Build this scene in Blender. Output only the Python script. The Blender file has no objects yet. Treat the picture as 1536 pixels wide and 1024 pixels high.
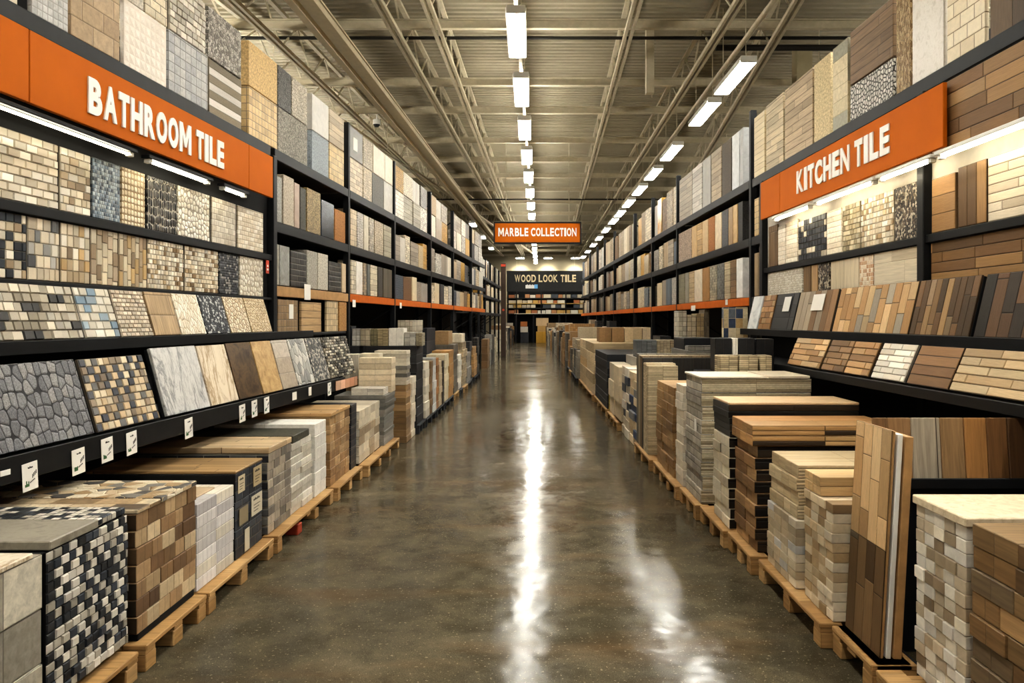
import bpy, math, random
from mathutils import Matrix, Vector
SC = bpy.context.scene
COL = SC.collection
F = 1150.0; VX = 795.0; HY = 480.0; EYE = 1.6

# ------------------------------------------------------------------ helpers
def lin(c):
    out = []
    if c[2] > 12:
        y = .3 * c[0] + .59 * c[1] + .11 * c[2]; c = [v + (y - v) * .13 for v in c[:3]]
    for v in c[:3]:
        v = v / 255.0
        out.append(v / 12.92 if v <= 0.04045 else ((v + 0.055) / 1.055) ** 2.4)
    return tuple(out) + (1.0,)

NAMED = [('white', (232, 228, 222)), ('cream', (222, 206, 178)), ('ivory', (236, 222, 196)), ('beige', (200, 182, 152)), ('tan', (186, 154, 112)),
         ('golden', (200, 160, 92)), ('amber', (176, 112, 44)), ('brown', (130, 94, 62)), ('dark brown', (78, 56, 40)),
         ('light grey', (190, 188, 184)), ('grey', (140, 138, 134)), ('dark grey', (88, 88, 90)), ('black', (40, 40, 44)),
         ('blue grey', (118, 134, 152)), ('navy', (50, 62, 92)), ('olive', (128, 118, 88)), ('taupe', (158, 142, 126)), ('red', (180, 60, 40)), ('yellow', (220, 180, 60))]
def cname(c):
    return min(NAMED, key=lambda n: sum((a - b) ** 2 for a, b in zip(n[1], c)))[0]
ORD = ['first', 'second', 'third', 'fourth', 'fifth', 'sixth', 'seventh', 'eighth', 'ninth', 'tenth', 'eleventh', 'twelfth', 'thirteenth',
       'fourteenth', 'fifteenth', 'sixteenth', 'seventeenth', 'eighteenth', 'nineteenth', 'twentieth']
TENS = ['', '', 'twenty', 'thirty', 'forty', 'fifty']
def od(i):
    if i < 20: return ORD[i]
    n = i + 1
    if n % 10 == 0: return {20: 'twentieth', 30: 'thirtieth', 40: 'fortieth', 50: 'fiftieth'}[n]
    return TENS[n // 10] + '-' + ORD[n % 10 - 1]

LABELS = {}
def tag(o, label, cat, group=None):
    o['label'] = label; o['category'] = cat
    if group: o['group'] = group
    LABELS.setdefault(label, []).append(o.name)
    return o
def structure(o):
    o['kind'] = 'structure'; return o

class MB:
    def __init__(self):
        self.v = []; self.f = []; self.c = []; self.m = []
    def face(self, idx, col=None, mi=0):
        self.f.append(idx); self.c.append(col); self.m.append(mi)
    def quad(self, p, col=None, mi=0):
        b = len(self.v); self.v += [tuple(q) for q in p]
        self.face(tuple(range(b, b + len(p))), col, mi)
    def box(self, x0, x1, y0, y1, z0, z1, ch=0.0, col=None, mi=0, miy=None):
        if x0 > x1: x0, x1 = x1, x0
        if y0 > y1: y0, y1 = y1, y0
        if z0 > z1: z0, z1 = z1, z0
        miy = mi if miy is None else miy
        b = len(self.v)
        if ch <= 0:
            self.v += [(x0, y0, z0), (x1, y0, z0), (x1, y1, z0), (x0, y1, z0), (x0, y0, z1), (x1, y0, z1), (x1, y1, z1), (x0, y1, z1)]
            for q, m in (((0, 3, 2, 1), mi), ((4, 5, 6, 7), mi), ((0, 1, 5, 4), miy), ((1, 2, 6, 5), mi), ((2, 3, 7, 6), miy), ((3, 0, 4, 7), mi)):
                self.face(tuple(b + i for i in q), col, m)
            return
        c = min(ch, (x1 - x0) * .3, (y1 - y0) * .3, (z1 - z0) * .3)
        X = (x0, x1); Y = (y0, y1); Z = (z0, z1); S = (1, -1)
        ix = {}
        for i in (0, 1):
            for j in (0, 1):
                for k in (0, 1):
                    cx, cy, cz = X[i], Y[j], Z[k]
                    ex, ey, ez = S[i] * c, S[j] * c, S[k] * c
                    for a, p in enumerate(((cx, cy + ey, cz + ez), (cx + ex, cy, cz + ez), (cx + ex, cy + ey, cz))):
                        ix[(i, j, k, a)] = len(self.v); self.v.append(p)
        def add(keys, m):
            vs = [Vector(self.v[ix[k]]) for k in keys]
            n = (vs[1] - vs[0]).cross(vs[2] - vs[0])
            ctr = Vector(((x0 + x1) / 2, (y0 + y1) / 2, (z0 + z1) / 2))
            mid = sum(vs, Vector()) / len(vs)
            if n.dot(mid - ctr) < 0: keys = keys[::-1]
            self.face(tuple(ix[k] for k in keys), col, m)
        for s in (0, 1):
            add([(s, 0, 0, 0), (s, 1, 0, 0), (s, 1, 1, 0), (s, 0, 1, 0)], mi)
            add([(0, s, 0, 1), (1, s, 0, 1), (1, s, 1, 1), (0, s, 1, 1)], miy)
            add([(0, 0, s, 2), (1, 0, s, 2), (1, 1, s, 2), (0, 1, s, 2)], mi)
        for i in (0, 1):
            for j in (0, 1):
                add([(i, j, 0, 0), (i, j, 1, 0), (i, j, 1, 1), (i, j, 0, 1)], mi)
                add([(i, 0, j, 0), (i, 1, j, 0), (i, 1, j, 2), (i, 0, j, 2)], mi)
                add([(0, i, j, 1), (1, i, j, 1), (1, i, j, 2), (0, i, j, 2)], mi)
                for k in (0, 1):
                    add([(i, j, k, 0), (i, j, k, 1), (i, j, k, 2)], mi)
    def bar(self, p, q, w, h=None, col=None):
        p, q = Vector(p), Vector(q); d = (q - p).normalized(); h = h or w
        up = Vector((0, 0, 1)) if abs(d.z) < .95 else Vector((1, 0, 0))
        s = d.cross(up).normalized() * (w / 2); t = s.cross(d).normalized() * (h / 2)
        b = len(self.v)
        for e in (p, q):
            for a, c in ((-1, -1), (1, -1), (1, 1), (-1, 1)): self.v.append(tuple(e + s * a + t * c))
        for fc in ((0, 1, 2, 3), (7, 6, 5, 4), (0, 4, 5, 1), (1, 5, 6, 2), (2, 6, 7, 3), (3, 7, 4, 0)):
            self.face(tuple(b + i for i in fc), col)
    def cyl(self, p, q, r0, r1=None, n=16, col=None):
        p, q = Vector(p), Vector(q); d = (q - p).normalized(); r1 = r0 if r1 is None else r1
        up = Vector((0, 0, 1)) if abs(d.z) < .9 else Vector((1, 0, 0))
        s = d.cross(up).normalized(); t = s.cross(d).normalized()
        b = len(self.v)
        for e, r in ((p, r0), (q, r1)):
            for i in range(n):
                a = 2 * math.pi * i / n; self.v.append(tuple(e + (s * math.cos(a) + t * math.sin(a)) * r))
        for i in range(n):
            j = (i + 1) % n; self.face((b + i, b + n + i, b + n + j, b + j), col)
        self.face(tuple(b + i for i in range(n)), col); self.face(tuple(b + n + i for i in reversed(range(n))), col)
    def mesh(self, name, mats):
        me = bpy.data.meshes.new(name)
        me.from_pydata(self.v, [], self.f)
        for m in (mats if isinstance(mats, (list, tuple)) else [mats]): me.materials.append(m)
        uv = me.uv_layers.new(name='UVMap')
        hascol = any(c is not None for c in self.c)
        ca = me.color_attributes.new('Col', 'FLOAT_COLOR', 'CORNER') if hascol else None
        uvs = []; cols = []
        for p in me.polygons:
            n = p.normal; ax, ay, az = abs(n.x), abs(n.y), abs(n.z)
            for vi in p.vertices:
                x, y, z = self.v[vi]
                if ay >= ax and ay >= az: uvs += (x, z)
                elif ax >= az: uvs += (y, z)
                else: uvs += (x, y)
            if hascol:
                c = self.c[p.index] or (.5, .5, .5, 1)
                cols += list(c) * len(p.vertices)
        uv.data.foreach_set('uv', uvs)
        if hascol: ca.data.foreach_set('color', cols)
        if any(self.m): me.polygons.foreach_set('material_index', self.m)
        return me

def obj(name, mb, mats, parent=None, mw=None, color=None):
    me = mb.mesh(name, mats) if isinstance(mb, MB) else mb
    o = bpy.data.objects.new(name, me); COL.objects.link(o)
    if parent: o.parent = parent
    if mw is not None: o.matrix_local = mw
    if color is not None: o.color = lin(color)
    return o
def empty(name, mw):
    o = bpy.data.objects.new(name, None); COL.objects.link(o); o.matrix_local = mw; o.empty_display_size = .1
    return o
def loc(x, y, z): return Matrix.Translation((x, y, z))

# ------------------------------------------------------------------ materials
class NT:
    def __init__(self, name):
        self.mat = bpy.data.materials.new(name); self.mat.use_nodes = True
        self.t = self.mat.node_tree; self.t.nodes.clear()
        self.out = self.n('ShaderNodeOutputMaterial'); self.b = self.n('ShaderNodeBsdfPrincipled')
        self.t.links.new(self.b.outputs[0], self.out.inputs[0]); self.b.inputs['Specular IOR Level'].default_value = .22
    def n(self, k, **kw):
        x = self.t.nodes.new(k)
        for a, v in kw.items(): setattr(x, a, v)
        return x
    def put(self, sock, v):
        if hasattr(v, 'is_output'): self.t.links.new(v, sock)
        else: sock.default_value = v
    def m(self, op, a, b=None, c=None):
        x = self.n('ShaderNodeMath', operation=op); self.put(x.inputs[0], a)
        if b is not None: self.put(x.inputs[1], b)
        if c is not None: self.put(x.inputs[2], c)
        return x.outputs[0]
    def mix(self, f, a, b, mode='MIX'):
        x = self.n('ShaderNodeMix', data_type='RGBA', blend_type=mode)
        self.put(x.inputs[0], f); self.put(x.inputs[6], a); self.put(x.inputs[7], b)
        return x.outputs[2]
    def mapr(self, v, a, b, c=0.0, d=1.0):
        x = self.n('ShaderNodeMapRange'); 
        for i, q in enumerate((v, a, b, c, d)): self.put(x.inputs[i], q)
        return x.outputs[0]
    def comb(self, x, y, z):
        k = self.n('ShaderNodeCombineXYZ')
        for i, q in enumerate((x, y, z)): self.put(k.inputs[i], q)
        return k.outputs[0]
    def ramp(self, f, stops, const=False):
        r = self.n('ShaderNodeValToRGB'); e = r.color_ramp.elements
        if const: r.color_ramp.interpolation = 'CONSTANT'
        while len(e) < len(stops): e.new(.5)
        for k, (p, c) in enumerate(stops): e[k].position = p; e[k].color = c
        self.put(r.inputs[0], f); return r.outputs[0]
    def noise(self, vec, scale, detail=4, rough=.6, dist=0):
        x = self.n('ShaderNodeTexNoise'); self.put(x.inputs['Vector'], vec)
        x.inputs['Scale'].default_value = scale; x.inputs['Detail'].default_value = detail
        x.inputs['Roughness'].default_value = rough; x.inputs['Distortion'].default_value = dist
        return x.outputs[0]
    def bump(self, h, strength=.5, dist=.004):
        x = self.n('ShaderNodeBump'); x.inputs['Strength'].default_value = strength; x.inputs['Distance'].default_value = dist
        self.put(x.inputs['Height'], h); self.t.links.new(x.outputs[0], self.b.inputs['Normal'])
    def col(self, c): self.put(self.b.inputs['Base Color'], c)
    def rough(self, r): self.put(self.b.inputs['Roughness'], r)
    def scale(self, vec, sx, sy, sz):
        x = self.n('ShaderNodeVectorMath', operation='MULTIPLY'); self.put(x.inputs[0], vec); x.inputs[1].default_value = (sx, sy, sz)
        return x.outputs[0]
    def addv(self, a, b):
        x = self.n('ShaderNodeVectorMath', operation='ADD'); self.put(x.inputs[0], a); self.put(x.inputs[1], b); return x.outputs[0]
    def uv(self): return self.n('ShaderNodeUVMap', uv_map='UVMap').outputs[0]
    def info(self): return self.n('ShaderNodeObjectInfo')

MATS = {}
def plain(name, c, rough=.5, metal=0.0, var=.12, scale=9.0, emit=0.0):
    if name in MATS: return MATS[name]
    t = NT(name)
    if emit:
        t.b.inputs['Emission Color'].default_value = lin(c); t.b.inputs['Emission Strength'].default_value = emit
        t.col(lin(c))
    else:
        tc = t.n('ShaderNodeTexCoord').outputs['Object']
        nz = t.noise(tc, scale, 5, .65)
        t.col(t.mix(t.mapr(nz, .3, .7), tuple(v * (1 - var) for v in lin(c)[:3]) + (1,), tuple(min(1, v * (1 + var)) for v in lin(c)[:3]) + (1,)))
        t.rough(rough); t.b.inputs['Metallic'].default_value = metal
    MATS[name] = t.mat; return t.mat

def grain_col(t, base, vec, kind, seedv, amt=.35):
    """wood or stone figure multiplied into a colour"""
    off = t.comb(t.m('MULTIPLY', seedv, 13.7), t.m('MULTIPLY', seedv, 7.1), t.m('MULTIPLY', seedv, 5.3))
    v = t.addv(vec, off)
    if kind == 'woodu': n = t.noise(t.scale(v, 3.0, 55, 1), 1.0, 6, .65, .6)
    elif kind == 'woodv': n = t.noise(t.scale(v, 55, 3.0, 1), 1.0, 6, .65, .6)
    elif kind == 'speck': n = t.noise(v, 130, 3, .7)
    elif kind == 'marble': n = t.noise(t.scale(v, 1, 1.6, 1), 5, 8, .62, 2.0)
    else: n = t.noise(v, 26, 6, .7, .4)
    f = t.mapr(n, .28, .72, 1 - amt, 1 + amt * .55)
    return t.mix(1.0, base, t.comb(f, f, f), 'MULTIPLY'), n

def cells(name, w, h, off=.5, pal=None, mortar=(120, 110, 95), gap=.004, rough=.42, kind='stone', amt=.3, var=.3, randrow=False, bd=.004, bs=.6):
    """bricks, squares, planks: per-cell colour from a palette, or the object's own colour"""
    if name in MATS: return MATS[name]
    t = NT(name); uv = t.uv(); s = t.n('ShaderNodeSeparateXYZ'); t.put(s.inputs[0], uv); inf = t.info()
    seed = t.m('MULTIPLY', inf.outputs['Random'], 61.0)
    vv = t.m('DIVIDE', t.m('ADD', s.outputs[1], 10 * h), h); row = t.m('FLOOR', vv)
    if randrow:
        wn = t.n('ShaderNodeTexWhiteNoise', noise_dimensions='2D'); t.put(wn.inputs['Vector'], t.comb(row, seed, 0)); sh = wn.outputs['Value']
    else: sh = t.m('MULTIPLY', t.m('MODULO', row, 2.0), off)
    uu = t.m('ADD', t.m('DIVIDE', t.m('ADD', s.outputs[0], 10 * w), w), sh); cl = t.m('FLOOR', uu)
    fu = t.m('FRACT', uu); fv = t.m('FRACT', vv)
    wn = t.n('ShaderNodeTexWhiteNoise', noise_dimensions='3D'); t.put(wn.inputs['Vector'], t.comb(cl, row, seed)); val = wn.outputs['Value']
    if pal: c = t.ramp(val, [(i / len(pal), lin(p)) for i, p in enumerate(pal)], True)
    else:
        k = t.mapr(val, 0, 1, 1 - var, 1 + var * .6); c = t.mix(1.0, inf.outputs['Color'], t.comb(k, k, k), 'MULTIPLY')
    c, n = grain_col(t, c, uv, kind, t.m('ADD', val, seed), amt)
    e = t.m('MINIMUM', t.m('MULTIPLY', t.m('MINIMUM', fu, t.m('SUBTRACT', 1.0, fu)), w), t.m('MULTIPLY', t.m('MINIMUM', fv, t.m('SUBTRACT', 1.0, fv)), h))
    mk = t.mapr(e, gap * .35, gap)
    t.col(t.mix(mk, lin(mortar), c)); t.rough(rough)
    t.bump(t.m('ADD', t.mapr(e, 0, gap * 2.2), t.m('MULTIPLY', n, .25)), bs, bd)
    MATS[name] = t.mat; return t.mat

def pebble(name, scale, pal=None, mortar=(90, 85, 78), rnd=1.0, gap=.09, rough=.4, sx=1.0, sy=1.0, kind='speck', amt=.25, var=.35, bd=.008, rnd_off=0):
    if name in MATS: return MATS[name]
    t = NT(name); inf = t.info(); uv = t.uv()
    v = t.addv(t.scale(uv, sx, sy, 1), t.comb(t.m('MULTIPLY', inf.outputs['Random'], 31.0), 0.0, 0.0))
    a = t.n('ShaderNodeTexVoronoi', voronoi_dimensions='2D', feature='F1'); b = t.n('ShaderNodeTexVoronoi', voronoi_dimensions='2D', feature='DISTANCE_TO_EDGE')
    for x in (a, b):
        t.put(x.inputs['Vector'], v); x.inputs['Scale'].default_value = scale; x.inputs['Randomness'].default_value = rnd
    s = t.n('ShaderNodeSeparateColor'); t.put(s.inputs[0], a.outputs['Color']); val = s.outputs[0]
    if pal: c = t.ramp(val, [(i / len(pal), lin(p)) for i, p in enumerate(pal)], True)
    else:
        k = t.mapr(val, 0, 1, 1 - var, 1 + var * .5); c = t.mix(1.0, inf.outputs['Color'], t.comb(k, k, k), 'MULTIPLY')
    c, n = grain_col(t, c, uv, kind, val, amt)
    mc = lin(mortar) if pal else t.mix(1.0, inf.outputs['Color'], (.28, .27, .26, 1), 'MULTIPLY')
    d = b.outputs['Distance']
    if rnd_off: d = t.m('MULTIPLY', d, t.mapr(a.outputs['Distance'], rnd_off - .12, rnd_off, 1, 0))
    t.col(t.mix(t.mapr(d, gap * .4, gap), mc, c)); t.rough(rough)
    t.bump(t.m('ADD', t.mapr(d, 0, gap * 3), t.m('MULTIPLY', n, .15)), .7, bd)
    MATS[name] = t.mat; return t.mat

def stone(name, pal=None, scale=12, rough=.35, detail=8, dist=.6, var=.35, spec=False):
    """continuous stone; palette ramp over noise or the object's own colour"""
    if name in MATS: return MATS[name]
    t = NT(name); inf = t.info(); uv = t.uv()
    v = t.addv(uv, t.comb(t.m('MULTIPLY', inf.outputs['Random'], 17.0), t.m('MULTIPLY', inf.outputs['Random'], 9.0), 0.0))
    n = t.noise(v, scale, detail, .68, dist)
    if pal: c = t.ramp(t.mapr(n, .3, .7), [(i / max(1, len(pal) - 1), lin(p)) for i, p in enumerate(pal)])
    else:
        k = t.mapr(n, .3, .7, 1 - var, 1 + var * .6); c = t.mix(1.0, inf.outputs['Color'], t.comb(k, k, k), 'MULTIPLY')
    t.col(c); t.rough(rough); t.bump(n, .35, .003)
    MATS[name] = t.mat; return t.mat

def marble(name, base, vein, scale=3.0, rough=.2, ang=.8, w=.06):
    if name in MATS: return MATS[name]
    t = NT(name); uv = t.uv(); inf = t.info()
    v = t.addv(uv, t.comb(t.m('MULTIPLY', inf.outputs['Random'], 11.0), 0.0, 0.0))
    mp = t.n('ShaderNodeMapping'); mp.inputs['Rotation'].default_value = (0, 0, ang); mp.inputs['Scale'].default_value = (1, .35, 1); t.put(mp.inputs[0], v)
    n = t.noise(mp.outputs[0], scale, 9, .62, 1.2); n2 = t.noise(mp.outputs[0], scale * 3.2, 8, .7, .8)
    ve = t.m('ABSOLUTE', t.m('SUBTRACT', n, .5)); m1 = t.mapr(ve, 0, w, 1, 0)
    m2 = t.m('MULTIPLY', t.mapr(t.m('ABSOLUTE', t.m('SUBTRACT', n2, .5)), 0, w * .8, 1, 0), .45)
    c = t.mix(t.m('MAXIMUM', t.m('MULTIPLY', m1, .85), m2), lin(base), lin(vein))
    t.col(c); t.rough(rough); MATS[name] = t.mat; return t.mat

def attr_mat(name, kind='stone', rough=.42, amt=.3):
    """colour per piece from the mesh, with stone or wood figure"""
    if name in MATS: return MATS[name]
    t = NT(name); a = t.n('ShaderNodeVertexColor', layer_name='Col').outputs[0]; uv = t.uv()
    s = t.n('ShaderNodeSeparateColor'); t.put(s.inputs[0], a)
    c, n = grain_col(t, a, uv, kind, s.outputs[0], amt)
    t.col(c); t.rough(rough); t.bump(n, .3, .003); MATS[name] = t.mat; return t.mat

P_STONE = attr_mat('chipped_stone', 'stone'); P_WOODV = attr_mat('wood_grain_upright', 'woodv', .5, .42); P_WOODU = attr_mat('wood_grain_level', 'woodu', .5, .42)
P_GLAZE = attr_mat('glazed_ceramic', 'stone', .22, .18)
OK_PLAIN = stone('honed_stone', None, 9, .4, 8, .6, .22)
OK_ROUGH = stone('rough_stone', None, 45, .6, 6, .3, .55)
OK_GRAVEL = pebble('gravel_face', 60, None, rnd=1.0, gap=.1, var=.6)
OK_PEB = pebble('pebble_face', 26, None, rnd=.85, gap=.09, var=.3)
OK_GRID = cells('square_grid_face', .075, .075, 0, None, (110, 100, 85), .004, .4, 'stone', .2, .25)
OK_BRICK = cells('brick_face', .14, .065, .5, None, (95, 86, 74), .004, .45, 'stone', .28, .3)
OK_PLANK = cells('level_plank_face', .9, .085, .4, None, (70, 55, 42), .0035, .5, 'woodu', .35, .25, True)
OK_VWOOD = cells('upright_plank_face', .12, 1.4, 0, None, (60, 48, 38), .0035, .5, 'woodv', .4, .28)
OK_MARB = stone('veined_stone', None, 5, .22, 10, 2.2, .4)
OK_MOS = cells('small_mosaic_face', .04, .04, 0, None, (90, 84, 76), .003, .35, 'stone', .2, .6)
OK_BOX = cells('box_face', 5, 5, 0, None, (60, 50, 40), .001, .5, 'stone', .2, .1)
OK_WBOX = cells('wood_box_face', 5, 5, 0, None, (60, 50, 40), .001, .5, 'woodu', .35, .15)
OK_LINES = cells('sheet_edge_lines', 3, .018, 0, None, (55, 48, 40), .002, .6, 'stone', .2, .3)
OK_TILEEND = cells('boxed_tile_ends', .11, .05, .5, None, (50, 46, 42), .003, .5, 'stone', .25, .35)
KINDS = {'plain': (OK_PLAIN, 'stone'), 'rough': (OK_ROUGH, 'rough stone'), 'gravel': (OK_GRAVEL, 'gravel'), 'peb': (OK_PEB, 'pebble'), 'grid': (OK_GRID, 'square grid'),
         'brick': (OK_BRICK, 'brick pattern'), 'plank': (OK_PLANK, 'wood look'), 'vwood': (OK_VWOOD, 'upright plank'), 'marb': (OK_MARB, 'veined stone'), 'mos': (OK_MOS, 'mosaic')}
M_BLACK = plain('black_steel', (25, 26, 28), .5, 0, .2)
M_DARK = plain('dark_panel', (24, 24, 25), .7, 0, .2)
M_SHELF = plain('shelf_board', (62, 60, 56), .6, 0, .2)
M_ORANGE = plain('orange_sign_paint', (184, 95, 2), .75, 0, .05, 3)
M_ORBEAM = plain('orange_steel', (186, 94, 10), .7, 0, .12)
M_LETTER = plain('white_letters', (238, 234, 226), .5, 0, .02)
M_CREAMWALL = plain('cream_back_panel', (206, 198, 182), .7, 0, .08)
M_WHITE = plain('white_enamel', (225, 222, 214), .4, 0, .04)
M_PAPER = plain('white_card', (232, 228, 220), .7, 0, .03)
M_GREEN = plain('green_print', (70, 110, 70), .7, 0, .1); M_INK = plain('dark_print', (60, 58, 56), .7, 0, .1)
M_BEAMW = plain('shelf_wood', (176, 134, 84), .6, 0, .2)
M_CEIL = plain('painted_joist', (186, 174, 146), .7, 0, .1)
M_TUBE = plain('fluorescent_tube', (252, 250, 241), .5, emit=40.0)
M_UP = plain('added_uplight_glow', (252, 250, 241), .5, emit=78.0)  # glow added above the middle row fittings to lift the ceiling
M_TUBEM = plain('middle_row_tube', (252, 250, 241), .5, emit=27.0)
M_TUBEL = plain('added_row_tube', (252, 250, 241), .5, emit=75.0)  # for the added light row hidden by the bathroom racks
M_ADDED_UPS = plain('added_uplight_bright', (252, 250, 241), .5, emit=200.0)  # stronger added glow, for the two unseen side rows
M_STRIPD = plain('dim_warm_tube', (253, 242, 210), .5, emit=9.0)
M_STRIP = plain('warm_tube', (253, 242, 210), .5, emit=17.0)

# ------------------------------------------------------------------ the two rack planes
SIDES = {'L': (-3.2, .0696, 1), 'R': (3.05, -.0217, -1), 'M': (-2.62, .034, 1)}
SIDENAME = {'L': 'bathroom side', 'R': 'kitchen side', 'M': 'far bathroom side'}
def T(side, px, u=0.0):
    X0, m, o = SIDES[side]
    vp = VX + m * F
    return (X0 + o * u) * F / (px - vp)
def basis(side, t, u, z):
    """ex along the rack away from the camera; local y = into the rack on L, to the aisle on R"""
    X0, m, o = SIDES[side]
    n = math.hypot(m, 1); ex = Vector((m / n, 1 / n, 0)); up = Vector((0, 0, 1)); ey = up.cross(ex)
    p = Vector((X0 + m * t, t, z)) + Vector((1 / n, -m / n, 0)) * o * u
    return Matrix(((ex.x, ey.x, 0, p.x), (ex.y, ey.y, 0, p.y), (0, 0, 1, p.z), (0, 0, 0, 1)))
def ubox(mb, side, s0, s1, u0, u1, z0, z1, ch=0, col=None):
    k = -1 if SIDES[side][2] == 1 else 1
    mb.box(s0, s1, k * u0, k * u1, z0, z1, ch, col)
def pmatrix(side, tA, tB, zb, zt, ub, ut):
    """panel frame: x left to right as seen from the aisle, z up the panel, -y the face"""
    X0, m, o = SIDES[side]
    n = math.hypot(m, 1); al = Vector((m / n, 1 / n, 0)); outw = Vector((1 / n, -m / n, 0)) * o
    ex = al if o == 1 else -al
    t0 = min(tA, tB) if o == 1 else max(tA, tB)
    lean = math.atan2(ub - ut, zt - zb)
    ez = Vector((0, 0, 1)) * math.cos(lean) - outw * math.sin(lean); ey = ez.cross(ex)
    p = Vector((X0 + m * t0, t0, zb + .021 * max(0, math.sin(lean)))) + outw * ub
    return Matrix(((ex.x, ey.x, ez.x, p.x), (ex.y, ey.y, ez.y, p.y), (ex.z, ey.z, ez.z, p.z), (0, 0, 0, 1))), abs(tB - tA) * n, math.hypot(zt - zb, ub - ut)

def pieces(W, H, D, cw, ch, off=0.0, pal=((200, 190, 170),), gap=.003, jit=.004, base=(95, 88, 78), seed=0, relief=.012, wj=0.0, rag=0.0, rule=None, vert=False):
    """a sheet of separate tile pieces set on a backing, every piece its own colour and height"""
    r = random.Random(seed); mb = MB(); relief *= .5; jit *= .55; gap *= .8
    lb = lin([(sum(p[q] for p in pal) / len(pal) * .35 + base[q] * .4) for q in range(3)] if rule is None else [v * .85 for v in base])
    mb.box(0, W, -D, 0, 0, H, 0, lb)
    A, B, ca, cb = (W, H, cw, ch) if not vert else (H, W, ch, cw)
    nr = max(1, round(B / cb)); cb2 = B / nr
    for j in range(nr):
        x = -(off * ca if j % 2 else 0) - (r.random() * ca * .8 if rag else 0); i = 0
        while x < A - .004:
            w = ca * (1 + r.uniform(-wj, wj)); a0 = max(0, x); a1 = min(A, x + w); x += w; i += 1
            if a1 - a0 < .006: continue
            p = rule(i, j, r) if rule else r.choice(pal)
            k = r.uniform(.86, 1.1); c = lin([min(255, q * k) for q in p])
            d = D + relief + r.uniform(-jit, jit); g = gap / 2
            if not vert: x0, x1, z0, z1 = a0 + g, a1 - g, j * cb2 + g, (j + 1) * cb2 - g
            else: x0, x1, z0, z1 = j * cb2 + g, (j + 1) * cb2 - g, a0 + g, a1 - g
            q = min(.004, (x1 - x0) * .2, (z1 - z0) * .2); b = len(mb.v)
            mb.v += [(x0, -D * .9, z0), (x1, -D * .9, z0), (x1, -D * .9, z1), (x0, -D * .9, z1), (x0 + q, -d, z0 + q), (x1 - q, -d, z0 + q), (x1 - q, -d, z1 - q), (x0 + q, -d, z1 - q)]
            for fc in ((4, 5, 6, 7), (0, 1, 5, 4), (1, 2, 6, 5), (2, 3, 7, 6), (3, 0, 4, 7)): mb.face(tuple(b + i_ for i_ in fc), c)
    return mb

SEED = [100]
def panel(side, pa, pb, zb, zt, face, label, name='tile_sample', ub=.012, ut=None, D=.018, group=None, back=False, color=None, px_u=None, gap=.006, card=False):
    """one tile sample standing on a ledge; pa, pb bound it along the rack"""
    ut = ub if ut is None else ut; SEED[0] += 1
    u = ub + D if px_u is None else px_u
    tA, tB = T(side, pa, u), T(side, pb, u)
    mw, W, H = pmatrix(side, tA, tB, zb + .003, zt, ub, ut)
    mw = mw @ Matrix.Translation((gap / 2, 0, 0)); W -= gap
    if isinstance(face, dict):
        f = dict(face); mat = f.pop('mat', P_STONE); mb = pieces(W, H, D * .6, seed=SEED[0], **f)
    else:
        mat = face; mb = MB(); mb.box(0, W, -D, 0, 0, H, .003)
    o = obj(name, mb, mat, None, mw, color)
    if back:
        b = MB(); b.box(-.002, W + .004, .001, .02, 0.0, H - .004, .002); obj('backing_board', b, M_BLACK, o)
    if card:
        b = MB(); b.box(W * .42, W * .72, -D - .0045, -D - .0015, H * .5, H * .9); obj('paper_card', b, M_PAPER, o)
    return tag(o, label, 'tile sample', group)

CR = [(226, 214, 192), (214, 198, 172), (234, 224, 206), (204, 186, 158), (222, 206, 180)]
BE = [(196, 178, 148), (176, 154, 122), (214, 200, 172), (154, 132, 104), (222, 206, 176)]
BR = [(150, 116, 82), (118, 88, 60), (176, 146, 108), (92, 68, 48), (196, 172, 136), (136, 108, 80)]
GY = [(150, 148, 142), (120, 120, 120), (176, 174, 168), (96, 96, 98), (196, 192, 184)]
BW = [(38, 40, 44), (44, 48, 54), (214, 206, 190), (226, 218, 204), (60, 66, 76), (176, 168, 152)]
OAK = [(206, 166, 114), (190, 146, 94), (216, 180, 130), (178, 134, 84), (200, 170, 126)]
WAL = [(122, 88, 54), (98, 72, 44), (146, 110, 68), (80, 60, 38), (158, 124, 80), (118, 96, 68)]
MIXW = OAK + WAL + [(150, 142, 128)]

def bw_rule(i, j, r): return r.choice(BW)

# ---- left display rows -------------------------------------------------------
A = 2.262, 2.655; B = 1.828, 2.195
on = 'under the BATHROOM TILE sign'
M_blue = cells('blue_grey_small_mosaic', .024, .024, .3, [(92, 108, 122), (132, 148, 160), (170, 182, 188), (70, 82, 94), (150, 158, 158)], (120, 124, 126), .0025)
M_hex = pebble('cream_hexagons', 26, [(226, 208, 172), (214, 194, 156), (232, 218, 188)], (160, 132, 94), .1, .08, sx=1.0, sy=.9, rnd_off=.5)
M_bpeb = pebble('black_long_pebbles', 20, [(44, 44, 46), (62, 60, 58), (34, 34, 36), (80, 76, 70)], (150, 142, 126), .55, .06, .25, 1.7, .8, rnd_off=.62)
M_wpeb = pebble('cream_pebbles', 22, [(232, 224, 206), (222, 210, 188), (238, 230, 216)], (150, 138, 118), .7, .1, .4, rnd_off=.6)
M_wpeb2 = pebble('white_round_pebbles', 20, [(236, 228, 212), (226, 216, 196), (214, 200, 178)], (186, 172, 148), .7, .12, .4, rnd_off=.56)
M_bgrid = cells('grey_beige_grid', .075, .05, .5, [(196, 186, 168), (182, 170, 150), (206, 196, 178)], (150, 140, 122), .003)
M_cbrk = cells('cream_offset_brick', .085, .042, .5, CR, (170, 152, 122), .004)
M_blkm = cells('black_chip_mosaic', .03, .022, .4, [(40, 42, 46), (56, 60, 66), (30, 30, 34), (150, 146, 138), (84, 86, 90)], (26, 26, 28), .0025)
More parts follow.
